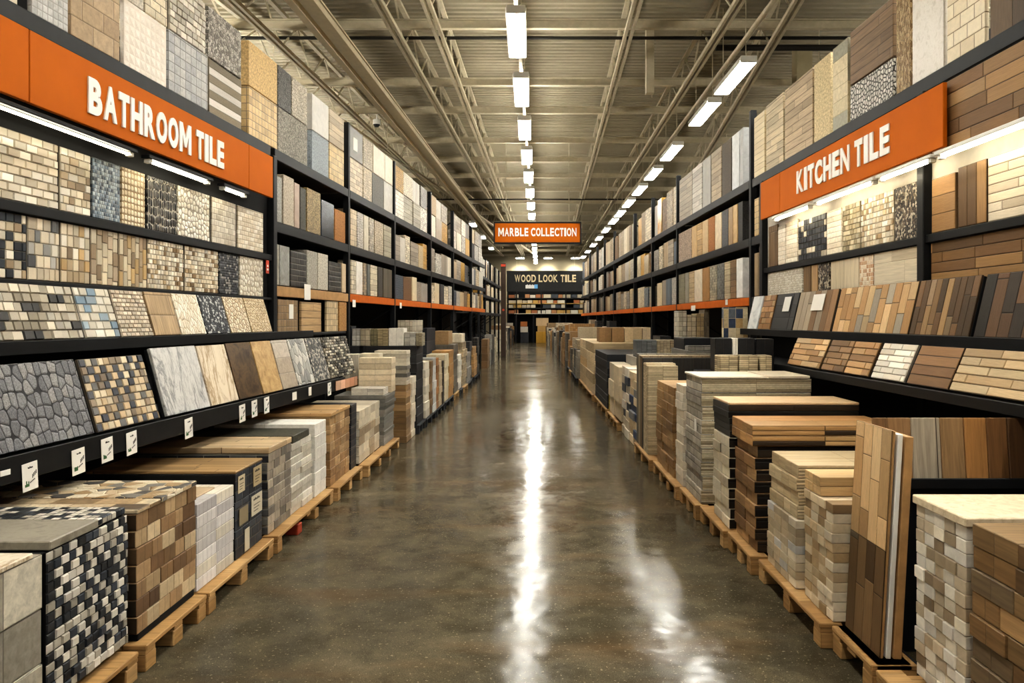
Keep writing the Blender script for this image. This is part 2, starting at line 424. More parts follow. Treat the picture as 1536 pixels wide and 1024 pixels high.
panel('L', -60, 88, *A, dict(cw=.092, ch=.046, off=.5, pal=CR[:3], jit=.006, base=(168, 150, 122), relief=.016, mat=P_GLAZE, gap=.004), 'cream raised brick tile sample, first on the lit shelf ' + on)
panel('L', 91, 137, *A, dict(cw=.07, ch=.048, off=.4, pal=CR + BE, wj=.4, base=(170, 156, 130)), 'cream and beige mixed brick tile sample beside the blue mosaic')
panel('L', 139, 181, *A, M_blue, 'blue grey small square mosaic sample ' + on)
panel('L', 183, 218, *A, M_hex, 'cream hexagon mosaic sample between the blue and black mosaics')
panel('L', 221, 266, *A, M_bpeb, 'black long pebble mosaic sample ' + on)
panel('L', 267, 315, *A, M_wpeb, 'cream rounded pebble mosaic sample beside the black pebble one')
panel('L', 318, 354, *A, M_bgrid, 'pale grey beige grid tile sample, second from the end of the lit shelf')
panel('L', 357, 395, *A, M_cbrk, 'cream small brick tile sample at the end of the lit shelf')
def blk(i, j, r): return r.choice([(46, 50, 56), (58, 64, 70)]) if (i * 3 + j * 5 + r.randrange(3)) % 5 < 2 else r.choice(CR + BE)
on2 = 'on the shelf below the lit one'
panel('L', -60, 41, *B, dict(cw=.062, ch=.055, rule=blk, base=(150, 140, 120)), 'black and cream checkered square tile sample ' + on2)
panel('L', 42, 90, *B, dict(cw=.06, ch=.075, pal=GY + CR + CR, wj=.25, base=(160, 150, 132)), 'grey and cream striped block tile sample beside black checkered one')
panel('L', 92, 136, *B, dict(cw=.055, ch=.07, pal=CR + BE + [(206, 170, 116)], base=(150, 134, 108)), 'cream and honey square tile sample ' + on2)
panel('L', 137, 178, *B, dict(cw=.06, ch=.1, off=.3, pal=BE + [(190, 168, 140)], base=(150, 134, 108), wj=.1, rag=1, vert=True), 'taupe and cream tall block tile sample ' + on2)
panel('L', 179, 221, *B, dict(cw=.05, ch=.11, off=.3, pal=BE + [(208, 172, 118), (198, 164, 110)], base=(150, 134, 108), rag=1, vert=True), 'honey and sand tall block tile sample ' + on2)
wb = CR + CR + [(136, 108, 74), (176, 150, 112)]
panel('L', 222, 276, *B, dict(cw=.04, ch=.038, off=.3, pal=wb, base=(150, 136, 112), wj=.2), 'cream and brown chip mosaic sample, larger of the pair')
panel('L', 278, 328, *B, dict(cw=.05, ch=.036, off=.5, pal=wb, base=(150, 136, 112), wj=.2), 'cream and brown chip mosaic sample beside the black chip mosaic')
panel('L', 329, 358, *B, M_blkm, 'black chip mosaic sample ' + on2)
panel('L', 360, 395, *B, M_wpeb2, 'white round pebble mosaic sample at the end of the shelf')
# slanted rows
C = dict(zb=1.478, zt=1.79, ub=.19, ut=.1, D=.02, back=True, px_u=.21)
on3 = 'on the upper slanted ledge, bathroom side'
def blk2(i, j, r): return r.choice([(50, 50, 52), (64, 62, 60)]) if r.random() < .15 else r.choice([(196, 184, 162), (176, 164, 142), (210, 198, 176), (160, 148, 126), (184, 176, 160)])
M_rib = cells('tan_carved_plank', .5, .15, .4, [(182, 152, 112), (172, 142, 102)], (120, 98, 70), .004, .5, 'woodv', .5)
M_leaf = pebble('cream_leaf_mosaic', 20, [(232, 220, 196), (224, 208, 180), (238, 228, 208)], (190, 164, 122), 1, .07, .4, 1.6, .8)
M_bgrav = pebble('black_white_gravel', 55, [(30, 32, 36), (50, 54, 60), (190, 190, 188), (70, 74, 80)], (20, 22, 24), 1, .06)
M_tpeb = pebble('tan_pebbles', 26, [(214, 192, 156), (226, 208, 176), (198, 172, 134)], (140, 116, 84), .9, .09)
M_tpeb2 = pebble('gold_fine_pebbles', 34, [(206, 180, 136), (216, 194, 154), (190, 162, 118)], (150, 122, 84), .9, .07)
panel('L', -40, 129, face=dict(cw=.07, ch=.058, rule=blk2, base=(110, 100, 84), wj=.2, relief=.02, jit=.008, off=.3), label='large rough stone mosaic sample with black chips ' + on3, **C)
panel('L', 132, 184, face=dict(cw=.085, ch=.052, off=.3, pal=[(222, 212, 192), (206, 196, 176), (150, 168, 180), (120, 144, 162), (228, 220, 204), (214, 204, 184)], base=(180, 170, 150), wj=.2, relief=.016), label='cream brick mosaic sample with pale blue tiles ' + on3, **C)
panel('L', 186, 233, face=dict(cw=.05, ch=.03, off=.5, pal=[(214, 198, 174), (204, 186, 162), (196, 178, 154), (222, 208, 186)], base=(150, 132, 108), relief=.016), label='beige scalloped brick mosaic sample beside the pale blue one', **C)
panel('L', 235, 274, face=M_rib, label='tan carved wood look tile sample ' + on3, **C)
panel('L', 275, 312, face=M_leaf, label='cream leaf pattern mosaic sample ' + on3, **C)
panel('L', 313, 348, face=M_bgrav, label='black and white gravel mosaic sample ' + on3, **C)
panel('L', 349, 379, face=M_tpeb, label='tan pebble mosaic sample beside the black and white gravel', **C)
panel('L', 380, 410, face=M_tpeb2, label='golden fine pebble mosaic sample at the end of the upper ledge', **C)
Dd = dict(zb=.978, ub=.55, ut=.43, D=.022, back=True, px_u=.57)
on4 = 'on the lower slanted ledge, bathroom side'
M_oval = pebble('grey_oval_pebbles', 16.5, [(136, 136, 138), (120, 120, 124), (150, 148, 146), (112, 112, 116)], (44, 44, 46), .58, .05, .5, 1.2, .85, 'speck', .6, rnd_off=.7)
def chk(i, j, r): return r.choice([(84, 86, 92), (110, 108, 106), (70, 74, 84)]) if (i + j) % 2 and r.random() < .8 else r.choice([(214, 190, 152), (204, 176, 136), (226, 208, 176), (150, 132, 110)])
M_mar1 = marble('grey_white_marble', (206, 204, 200), (130, 130, 132), 5, .25, .7, .05)
M_mar2 = marble('cream_marble', (226, 210, 184), (164, 134, 96), 2.2, .25, .9, .03)
M_brst = stone('dark_brown_slate', [(40, 32, 25), (70, 54, 38), (100, 76, 50), (56, 44, 34)], 7, .3)
M_gold = stone('gold_travertine', [(150, 116, 68), (186, 150, 96), (206, 174, 122)], 14, .4)
M_wgt = cells('white_taupe_blocks', .4, .14, 0, [(226, 220, 208), (188, 176, 160), (170, 154, 134)], (150, 140, 124), .003)
M_leafg = pebble('grey_leaf_stones', 12, [(196, 192, 182), (168, 166, 158), (140, 140, 136), (210, 206, 196)], (120, 116, 108), 1, .04, .4, 1.2, .8)
M_grchip = pebble('grey_chip_bands', 40, [(196, 188, 172), (150, 146, 136), (90, 90, 90), (70, 70, 72)], (60, 58, 54), 1, .06)
panel('L', -60, 149, zt=1.378, face=M_oval, label='large dark grey oval pebble tile sample ' + on4, **Dd)
panel('L', 155, 246, zt=1.375, face=dict(cw=.055, ch=.045, rule=chk, base=(120, 106, 88), relief=.011, jit=.006, wj=.15), label='tan and slate checkered mosaic sample ' + on4, **Dd)
panel('L', 256, 320, zt=1.41, face=M_mar1, label='white marble slab sample with grey veins ' + on4, **Dd)
panel('L', 322, 362, zt=1.405, face=M_mar2, label='cream marble slab sample with brown veins ' + on4, **Dd)
panel('L', 363, 398, zt=1.41, face=M_brst, label='dark brown slate slab sample ' + on4, **Dd)
panel('L', 399, 427, zt=1.41, face=M_gold, label='golden travertine slab sample ' + on4, **Dd)
panel('L', 428, 450, zt=1.41, face=M_wgt, label='white and taupe block tile sample ' + on4, **Dd)
panel('L', 451, 475, zt=1.41, face=M_leafg, label='grey leaf shaped stone tile sample ' + on4, **Dd)
panel('L', 476, 498, zt=1.41, face=M_grchip, label='grey chip mosaic sample ' + on4, **Dd)
panel('L', 499, 535, zt=1.41, face=dict(cw=.07, ch=.03, off=.5, pal=[(190, 184, 166), (110, 104, 90), (80, 76, 68), (60, 58, 54), (206, 198, 180), (150, 138, 114)], base=(40, 38, 34), relief=.02, jit=.008, wj=.3), label='dark and cream river chip mosaic sample at the ledge end', **Dd)

# ---- right display rows ------------------------------------------------------
A = 2.222, 2.64; B = 1.862, 2.155
onr = 'under the KITCHEN TILE sign'
def rp(*a, **k): return panel('R', *a, **k)
M_brnw = cells('brown_upright_strips', .07, .4, .5, [(132, 104, 72), (116, 90, 60), (148, 118, 84)], (80, 60, 42), .003, .5, 'woodv', .4)
M_crl = cells('cream_long_brick', .5, .05, 0, [(232, 218, 194), (224, 208, 182), (238, 226, 204)], (186, 166, 136), .003)
M_bgrv = pebble('brown_gravel', 48, [(70, 58, 48), (120, 102, 82), (46, 40, 34), (186, 172, 150)], (34, 28, 24), 1, .06)
rp(1153, 1166, A[0], 2.70, M_brnw, 'narrow brown strip tile sample at the far end of the kitchen lit shelf')
rp(1167, 1178, A[0], 2.66, M_crl, 'narrow white brick tile sample beside the brown strip one')
rp(1179, 1196, A[0], 2.68, M_crl, 'cream long brick tile sample beside the black square mosaic')
rp(1197, 1239, *A, dict(cw=.075, ch=.06, rule=lambda i, j, r: r.choice([(214, 200, 176)] + [(44, 46, 52)] * 4 + [(60, 62, 68)] * 2), base=(120, 104, 82)), 'black square mosaic sample with a few cream tiles')
rp(1240, 1262, *A, M_crl, 'white long brick tile sample ' + onr)
rp(1263, 1290, *A, dict(cw=.07, ch=.045, off=.5, pal=[(176, 160, 126), (150, 134, 102), (198, 184, 154)], base=(120, 106, 80), wj=.2), 'olive beige brick mosaic sample ' + onr)
rp(1291, 1340, *A, dict(cw=.055, ch=.045, off=.5, pal=CR + [(230, 222, 206), (160, 132, 96), (190, 166, 130)], base=(160, 146, 120), wj=.3), 'white and brown brick mosaic sample ' + onr)
rp(1342, 1380, *A, M_bgrv, 'dark brown glittering gravel tile sample by the black upright')
OAKM = dict(cw=.3, ch=.09, off=.4, pal=OAK, base=(90, 64, 38), relief=.006, jit=.002, mat=P_WOODU, wj=.4)
rp(1395, 1431, A[0], 2.61, dict(cw=.5, ch=.11, pal=[(196, 152, 98), (180, 134, 82), (208, 166, 112)], base=(90, 64, 38), relief=.006, jit=.002, mat=P_WOODU), 'honey oak plank tile sample beside the black upright', D=.03)
rp(1434, 1477, A[0], 2.63, dict(cw=.1, ch=.9, pal=WAL[:3], base=(50, 34, 22), relief=.006, jit=.001, mat=P_WOODV, vert=True), 'dark walnut board sample leaning beside the honey oak one', D=.035)
rp(1480, 1600, A[0], 2.63, dict(cw=.45, ch=.055, off=.5, pal=[(226, 206, 178), (216, 196, 166), (232, 216, 190)], base=(150, 126, 96), relief=.004, jit=.001, mat=P_WOODU, wj=.2), 'wide cream plank tile sample past the dark walnut board')
M_wst = pebble('white_cobble', 30, [(236, 228, 212), (224, 214, 194), (214, 202, 180)], (150, 138, 118), .5, .07, .4, .8, 1.3)
M_coral = cells('coral_speck_mosaic', .035, .035, .3, [(222, 200, 170), (206, 160, 116), (232, 216, 190), (196, 146, 104)], (220, 206, 182), .003)
M_pale = cells('pale_wood_look', .5, .2, .4, [(206, 190, 162), (198, 182, 154), (214, 200, 174)], (160, 142, 114), .002, .45, 'woodu', .25)
M_palev = cells('pale_upright_wood', .3, .9, .0, [(214, 198, 168), (206, 190, 160)], (160, 142, 114), .002, .45, 'woodv', .3)
rp(1153, 1203, *B, M_wst, 'white cobble mosaic sample on the lower shelf, kitchen side')
rp(1205, 1216, *B, M_brnw, 'narrow brown board sample beside the white cobble mosaic')
rp(1217, 1226, *B, cells('tan_upright', .2, .9, 0, [(186, 150, 104)], (120, 90, 60), .003, .5, 'woodv', .35), 'narrow tan board sample between two brown ones')
rp(1227, 1244, *B, M_bgrv, 'dark brown rough tile sample on the lower shelf, kitchen side')
rp(1246, 1288, *B, M_palev, 'pale upright grain wood look sample on the lower shelf, kitchen side')
rp(1289, 1310, *B, M_coral, 'coral speckled mosaic sample between two pale wood look samples')
rp(1311, 1381, *B, M_pale, 'wide pale grey wood look sample beside the black upright')
BRP = dict(cw=.5, ch=.08, off=.5, pal=WAL[:3] + [(164, 124, 76), (140, 102, 60), (174, 136, 88)], base=(50, 34, 22), relief=.005, jit=.001, mat=P_WOODU, wj=.35, rag=1)
rp(1395, 1640, 1.862, 2.156, BRP, 'wide brown plank wall sample on the lower shelf, kitchen side')
rp(1417, 1660, 2.746, 3.215, dict(BRP, ch=.09), 'large brown plank panel beside the KITCHEN TILE sign', ub=.1, D=.02)
C = dict(zb=1.487, zt=1.875, ub=.2, ut=.11, D=.02, back=True, px_u=.22)
on3 = 'on the upper slanted ledge, kitchen side'
def wv(pal, cw=.1, ch=.5, **k): return dict(dict(cw=cw, ch=ch, pal=pal, base=(48, 34, 24), relief=.004, jit=.0015, mat=P_WOODV, vert=True, wj=.35, rag=1), **k)
rp(1120, 1134, face=stone('white_grey_patch', [(170, 176, 182), (222, 224, 224), (232, 232, 230)], 5, .3), label='white and grey mottled tile sample at the ledge end', **C)
rp(1135, 1153, face=dict(cw=.16, ch=.07, off=.5, pal=[(170, 124, 76), (150, 106, 62), (196, 156, 106)], base=(70, 48, 30), relief=.01), label='brown brick look tile sample ' + on3, **C)
rp(1154, 1186, face=dict(cw=.5, ch=.13, pal=[(46, 46, 48), (54, 54, 56)], base=(20, 20, 22), relief=.004, jit=.001), label='black slate tile sample with a small card ' + on3, card=True, **C)
rp(1187, 1243, face=wv([(150, 112, 74), (168, 150, 126), (154, 140, 120), (176, 158, 134)], .13, 1.0), label='brown and grey plank sample carrying a white paper card', card=True, **C)
rp(1246, 1359, face=wv(OAK + [(176, 164, 146)], .11, .28), label='light oak plank board sample ' + on3, **C)
rp(1361, 1450, face=wv(WAL + [(160, 132, 100), (142, 130, 112)], .075, .32), label='mixed brown walnut plank board sample ' + on3, **C)
rp(1457, 1640, face=wv([(60, 50, 42), (48, 42, 36), (110, 80, 54), (72, 60, 48)], .11, .5), label='dark charred plank board sample ' + on3, **C)
Dd = dict(zb=1.186, zt=1.428, ub=.55, ut=.45, D=.022, back=True, px_u=.57)
on4 = 'on the lower slanted ledge, kitchen side'
def wu(pal, cw, ch, **k): return dict(dict(cw=cw, ch=ch, pal=pal, base=(60, 44, 30), relief=.012, jit=.003, mat=P_WOODU, wj=.3, off=.5), **k)
rp(1179, 1226, face=wu(OAK, .3, .055), label='tan ledger brick sample at the far end of the lower ledge, kitchen side', **Dd)
rp(1229, 1262, face=wu([(150, 114, 74), (136, 102, 66), (164, 128, 86)], .3, .05), label='brown ledger brick sample ' + on4, **Dd)
rp(1263, 1299, face=wu([(184, 142, 92), (170, 128, 80), (196, 156, 104)], .4, .05), label='honey ledger plank sample ' + on4, **Dd)
rp(1303, 1352, face=dict(cw=.2, ch=.042, off=.5, pal=[(236, 226, 208), (228, 216, 196), (240, 232, 216)], base=(130, 112, 90), relief=.01, jit=.003, wj=.2), label='white brick tile sample ' + on4, **Dd)
rp(1356, 1418, face=wu([(140, 102, 64), (152, 112, 72), (128, 92, 58)], .8, .06, relief=.005), label='brown smooth plank sample ' + on4, **Dd)
rp(1420, 1640, face=wu([(206, 176, 132), (196, 164, 120), (214, 188, 146)], .3, .05), label='wide tan ledger stone sample ' + on4, **Dd)

# ------------------------------------------------------------------ display fixtures
def fixture(side, t0, t1, tl, zlow, label, extra_post=None):
    """black display rack: back panel, shelf rails, two slanted-tile ledges, uprights"""
    root = empty('display_rack', basis(side, t0, 0, 0)); L = t1 - t0
    m = MB(); ubox(m, side, 0, L, -.06, -.001, 1.84, 3.27); obj('back_panel', m, M_CREAMWALL if side == 'R' else M_DARK, root)
    m = MB(); ubox(m, side, 0, L, -.06, -.001, 0, 1.838); obj('back_panel', m, M_DARK, root)
    for z0, z1 in ((1.80, 1.826), (2.20, 2.26)) if side == 'L' else ((1.835, 1.860), (2.16, 2.22)):
        m = MB(); ubox(m, side, 0, L, 0, .05, z0, z1, .004); obj('shelf_rail', m, M_BLACK, root)
    zl2 = 1.478 if side == 'L' else 1.487
    for z, ud in ((zl2, .26), (zlow, .61)):
        Ld = (tl - t0)
        m = MB(); ubox(m, side, 0, Ld, .004, ud, z - .03, z, .003)
        lg = obj('ledge', m, M_BLACK, root)
        m = MB(); ubox(m, side, 0, Ld, ud, ud + .012, z - ((.11 if side == 'L' else .05) if ud > .5 else .06), z + .012, .003); obj('lip', m, M_BLACK, lg)
    for t in ([L - .09, 0.0] + ([extra_post - t0] if extra_post else [])):
        m = MB(); tt = max(0, t); ubox(m, side, tt, tt + .09, 0.0, .07, 0, 3.27, .006); obj('upright', m, M_BLACK, root)
    m = MB(); ubox(m, side, 0, L, -.05, .03, 3.2, 3.255, .004); obj('top_rail', m, M_BLACK, root)
    m = MB(); ubox(m, side, .0, tl - t0, .004, .05, 0, zlow - .12); obj('base_panel', m, M_DARK, root)
    return tag(root, label, 'display rack')
fixture('L', 2.6, 7.86, 8.35, .975, 'black tile display rack with slanted ledges under the BATHROOM TILE sign')
fixture('R', 2.9, 9.28, 9.4, 1.183, 'black tile display rack with slanted ledges under the KITCHEN TILE sign', 5.58)

def text_mesh(s, mat, width, height, depth=.012, bold=.03, spacing=1.0):
    """bold condensed capitals: every letter from the plain font, thickened, narrowed and spaced"""
    dg = bpy.context.evaluated_depsgraph_get(); V = []; Fc = []; x = 0.0
    for chx in s:
        if chx == ' ': x += .21; continue
        if chx == 'M':
            O = [(0, 0), (0, 1), (.25, 1), (.5, .5), (.75, 1), (1, 1), (1, 0), (.77, 0), (.77, .6), (.57, .2), (.43, .2), (.23, .6), (.23, 0)]; b = len(V); n = len(O)
            V += [(x + a * .6, .02, q) for a, q in O] + [(x + a * .6, -.02, q) for a, q in O]
            for q in ((0, 1, 2, 11, 12), (2, 3, 10, 11), (3, 4, 8, 9), (3, 9, 10), (4, 5, 6, 7, 8)): Fc.append(tuple(b + w for w in q))
            Fc += [(b + w, b + n + w, b + n + (w + 1) % n, b + (w + 1) % n) for w in range(n)]; x += .675; continue
        cu = bpy.data.curves.new('lettering', 'FONT'); cu.body = chx; cu.size = 1.0; cu.extrude = .02; cu.offset = bold * (.5 if chx in 'MWNK' else 1); cu.resolution_u = 5
        tmp = bpy.data.objects.new('lettering_curve', cu); COL.objects.link(tmp); dg.update()
        me = bpy.data.meshes.new_from_object(tmp.evaluated_get(dg)); bpy.data.objects.remove(tmp)
        xs = [v.co.x for v in me.vertices]; ys = [v.co.y for v in me.vertices]; w = max(xs) - min(xs); y0, y1 = min(ys), max(ys); b = len(V)
        tw = .2 if chx == 'I' else .6 if chx in 'MW' else .4 if chx in 'LETF' else .47
        for v in me.vertices: V.append((x + (v.co.x - min(xs)) / w * tw, v.co.z, (v.co.y - y0) / (y1 - y0)))
        Fc += [tuple(b + i for i in p.vertices) for p in me.polygons]; x += tw + .075
        bpy.data.meshes.remove(me)
    x -= .075
    out = bpy.data.meshes.new('lettering'); out.from_pydata([((a / x - .5) * width, -(z + .02) / .04 * depth, (q - .5) * height) for a, z, q in V], [], Fc)
    out.materials.append(mat); return out

def fascia(side, pxs, u, zb, zt, text, tpx, tz, label, seam=.008):
    """orange sign over a display rack; pxs bound its panels along the rack"""
    ts = [T(side, p, u) for p in pxs]
    mw, W, H = pmatrix(side, ts[0], ts[-1], zb, zt, u - .03, u - .03)
    root = empty('store_sign', mw)
    d0 = min(ts); X = (lambda t: abs(t - (ts[0] if side == 'L' else ts[0])))
    for a, b in zip(ts[:-1], ts[1:]):
        m = MB(); xa, xb = sorted((X(a), X(b))); m.box(xa + seam / 2, xb - seam / 2, -.03, 0, 0, H, .003); obj('sign_panel', m, M_ORANGE, root)
    ta, tb = T(side, tpx[0], u), T(side, tpx[1], u)
    me = text_mesh(text, M_LETTER, abs(tb - ta), tz[1] - tz[0], .01, .045)
    o = obj('lettering', me, None, root) if False else bpy.data.objects.new('lettering', me); COL.objects.link(o) if o.name not in COL.objects else None
    o.parent = root; o.matrix_local = loc(X((ta + tb) / 2), -.031, (tz[0] + tz[1]) / 2 - zb)
    return tag(root, label, 'sign')
fascia('L', (-150, 47, 375, 411), .17, 2.79, 3.19, 'BATHROOM TILE', (133, 336), (2.867, 3.09), 'orange BATHROOM TILE sign with white letters over the mosaic display')
fascia('R', (1140.5, 1169.5, 1414.6), .17, 2.765, 3.195, 'KITCHEN TILE', (1196, 1335), (2.878, 3.105), 'orange KITCHEN TILE sign with white letters over the wood look display')

def strip_light(side, pa, pb, z, u, label, tm=None):
    ta, tb = sorted((T(side, pa, u), T(side, pb, u)))
    root = empty('strip_light', basis(side, ta, u, z)); L = tb - ta
    m = MB(); ubox(m, side, 0, L, -.045, .02, .014, .04, .004); obj('housing', m, M_BLACK if side == 'L' else M_WHITE, root)
    m = MB(); k = -1 if side == 'L' else 1
    m.cyl((.04, k * -.015, 0), (L - .04, k * -.015, 0), .0085, n=10); obj('tube', m, tm or M_STRIP, root)
    for s in (0.02, L - .06):
        m = MB(); ubox(m, side, s, s + .04, -.035, .005, -.014, .014, .003); obj('end_socket', m, M_WHITE, root)
    return tag(root, label, 'strip light')
strip_light('L', -60, 205, 2.70, .20, 'long fluorescent strip lighting the cream brick and mosaic samples', M_STRIPD)
strip_light('L', 222, 318, 2.70, .20, 'middle fluorescent strip tube under the BATHROOM TILE sign')
strip_light('L', 334, 372, 2.70, .20, 'short fluorescent strip at the far end of the bathroom sign')
strip_light('R', 1160, 1215, 2.69, .20, 'short fluorescent strip at the far end of the kitchen sign')
strip_light('R', 1222, 1312, 2.69, .20, 'fluorescent strip tube over the black square mosaic, kitchen side')
strip_light('R', 1316, 1399, 2.69, .20, 'bright fluorescent strip under the end of the KITCHEN TILE sign')
strip_light('R', 1404, 1600, 2.69, .20, 'long fluorescent strip under the brown plank panel, kitchen side')

def price_card(side, px, row, w=.1, h=.13, blank=False, label='', c=(232, 228, 220), tilt=0.0):
    u = .625; t = T(side, px, u); z = EYE + (HY - row) * t / F
    mw, W, H = pmatrix(side, t - w / 2, t + w / 2, z - h / 2, z + h / 2, u, u)
    mw = mw @ Matrix.Rotation(tilt, 4, 'Y')
    m = MB(); m.box(0, w, -.003, 0, 0, h, .001); root = obj('price_card', m, M_PAPER, None, mw, None)
    if not blank:
        m = MB(); r = random.Random(int(px))
        for k in range(4): m.box(w * (.14 + .07 * k), w * (.2 + .07 * k), -.0042, -.0032, h * .16, h * (.24 + .14 * r.random()))
        obj('green_mark', m, M_GREEN, root)
        m = MB()
        for k in range(6): m.box(w * (.36 + .055 * k), w * (.40 + .055 * k), -.0042, -.0032, h * (.78 + .02 * r.random()), h * (.82 + .05 * r.random()))
        for k in range(4): m.box(w * (.62 + .08 * k), w * (.66 + .08 * k), -.0042, -.0032, h * (.42 + .04 * k), h * (.56 + .04 * k))
        for k in range(5): m.box(w * (.46 + .07 * k), w * (.50 + .07 * k), -.0042, -.0032, h * (.26 + .02 * k), h * (.31 + .02 * k))
        obj('scribbled_print', m, M_INK, root)
    return tag(root, label, 'price card')
PW = ['white price card on the ledge lip below the oval pebble tile', 'white price card below the gap between oval pebble and checkered tiles',
      'white price card below the checkered mosaic, first of two close together', 'white price card below the checkered mosaic, second of two close together',
      'white price card hanging below the white marble slab', 'white price card below the dark brown slate, first of three', 'white price card below the dark brown slate, middle of three',
      'white price card below the golden travertine, third of three', 'white price card below the grey leaf stones']
for (px, row), l in zip(((55, 712), (126, 690), (168, 673), (204, 663), (288, 641), (367, 619), (385, 612), (403, 607), (496, 583)), PW): price_card('L', px, row, label=l, tilt=-.06)
price_card('L', 18, 706, .06, .025, True, 'small blank white label strip on the ledge lip')
price_card('L', 444, 593, .1, .07, True, 'beige blank label holder on the ledge lip below the gold slab'); price_card('L', 467, 586, .07, .08, True, 'grey beige blank label below the white taupe blocks')
def sample_strip():
    ta, tb = T('L', 505, .625), T('L', 537, .625)
    mw, W, H = pmatrix('L', ta, tb, .865, .965, .625, .625)
    return tag(obj('sample_strip', pieces(W, .1, .004, .16, .1, 0, [(206, 150, 116), (190, 130, 98), (222, 176, 146)], relief=.003, jit=0, base=(120, 60, 40), seed=5), P_STONE, None, mw), 'strip of pink coral tile chips on the ledge end', 'sample strip')
sample_strip()

# ------------------------------------------------------------------ pallet racks
def rack_bay(side, t0, t1, levels, label, orange=True, ztop=4.3, depth=.95, wood=False, back_from=0.0):
    zu = back_from; zp = 3.27 if wood else ztop
    root = empty('pallet_rack', basis(side, t0, 0, 0)); L = t1 - t0 - .004
    for u in (0, -depth + .08):
        m = MB(); ubox(m, side, 0, .075, u - .08, u, zu, zp if u == 0 else ztop, .006); obj('upright', m, M_BLACK, root)
    m = MB()
    k = -1 if SIDES[side][2] == 1 else 1
    for i in range(int(ztop / .55)):
        a, b = (-.08, -depth + .08) if i % 2 else (-depth + .08, -.08)
        if .2 + i * .55 < zu or .7 + i * .55 > zp: continue
        m.bar((.038, k * a, .2 + i * .55), (.038, k * b, .7 + i * .55), .03)
    obj('cross_brace', m, M_BLACK, root)
    for i, z in enumerate(levels):
        last = i == len(levels) - 1
        mat = (M_BEAMW if wood else M_ORBEAM) if (last and orange) else M_BLACK
        m = MB(); ubox(m, side, .077, L, -.05, .0, z - .115, z - .005, .005); obj('beam', m, mat, root)
        m = MB(); ubox(m, side, .077, L, -depth, -.052, z - .05, z - .004); obj('shelf_deck', m, M_SHELF, root)
    m = MB(); ubox(m, side, .0, L, -depth - .02, -depth - .003, back_from, ztop - .25); obj('back_panel', m, M_DARK, root)
    return tag(root, label, 'rack')
LT = [7.88, 10.45, 13.0, 16.1, 18.9, 22.0, 25.0]
RT = [9.85, 14.3, 16.9, 19.4, 23.3, 25.8, 28.1, 30.8, 34.5]
LZ = (3.39, 2.635, 1.965); RZ = (3.415, 2.665, 1.90)
rack_bay('L', 2.6, 7.86, (3.39,), 'overhead black rack shelf above the BATHROOM TILE sign', False, back_from=3.28)
rack_bay('R', 2.6, 9.8, (3.405,), 'overhead black rack shelf above the KITCHEN TILE sign', False, back_from=3.28)
for i in range(6): rack_bay('L', LT[i], LT[i + 1], LZ, 'tall black rack bay, %s past the BATHROOM TILE sign' % od(i), wood=(i == 0))
for i in range(8): rack_bay('R', RT[i], RT[i + 1], RZ, 'tall black rack bay, %s past the KITCHEN TILE sign' % od(i))
for i in range(5): rack_bay('M', 26.3 + i * 2.3, 28.6 + i * 2.3, (3.2, 2.55, 1.9), 'distant black rack bay, %s of the low set past the tall racks' % od(i), False, 3.9)

def tile(side, pa, pb, zb, zt, kind, color, label, t0=None, t1=None, D=.1, u=-.025, group=None, name=None):
    ta, tb = (T(side, pa, u), T(side, pb, u)) if pa is not None else (t0, t1)
    mw, W, H = pmatrix(side, ta, tb, zb + .003, zt, u - D, u - D)
    m = MB(); m.box(.004, W - .004, -D, 0, 0, H, .004)
    mat, word = KINDS[kind]
    return tag(obj(name or ('wood_look_tile' if kind in ('plank', 'vwood') else 'mosaic_tile' if kind in ('mos', 'peb', 'grid') else 'stone_tile'), m, mat, None, mw, color), label, 'tile', group)

# named top rows over the two displays
Z1, Z2 = 3.39, 3.865
def tl(pa, pb, zb, zt, face, color, label, side='L', **k):
    if isinstance(face, str): return tile(side, pa, pb, zb, zt, face, color, label, **k)
    return panel(side, pa, pb, zb, zt, face, label, 'tile_sample', ub=-.05, D=.03, gap=.012, color=color)
ov = 'above the BATHROOM TILE sign'
tl(-60, 27, Z1, 3.86, 'plain', (222, 208, 180), 'cream tile panel at the near end ' + ov)
tl(46, 103, Z1, 3.86, cells('grey_pin_grid', .045, .045, 0, [(186, 184, 180), (176, 174, 170), (196, 194, 190)], (150, 146, 140), .004), None, 'grey fine grid tile panel ' + ov)
tl(105, 180, Z1, 3.86, cells('tan_block', .22, .13, .5, [(168, 140, 104), (158, 130, 96), (176, 148, 112)], (118, 96, 70), .004, .45, 'stone', .3), None, 'tan brick pattern stone tile panel ' + ov)
M_emb = pebble('cream_embossed', 15, [(224, 212, 196), (216, 202, 184)], (212, 198, 180), .0, .3, .2, bd=.01)
tl(185, 250, Z1, 3.86, M_emb, None, 'cream embossed tile panel ' + ov)
tl(252, 312, Z1, 3.86, cells('grey_blue_grid', .085, .075, 0, [(168, 168, 166), (178, 176, 172), (158, 158, 158)], (110, 108, 104), .004), None, 'grey square grid tile panel ' + ov)
tl(315, 364, Z1, 3.86, dict(cw=2, ch=.068, rule=lambda i, j, r: (226, 216, 204) if j % 2 else (128, 112, 84), base=(130, 116, 92), relief=.002, jit=.001, mat=P_WOODU), None, 'white and olive striped tile panel ' + ov)
tl(150, 184, Z2, 4.3, 'plain', (190, 186, 178), 'grey tile slab on the upper row over the tan brick panel')
tl(186, 216, Z2, 4.3, 'rough', (196, 186, 168), 'beige rough tile slab on the upper row over the cream embossed panel')
tl(217, 251, Z2, 4.3, 'brick', (216, 200, 168), 'beige small brick tile on the upper row over the embossed panel')
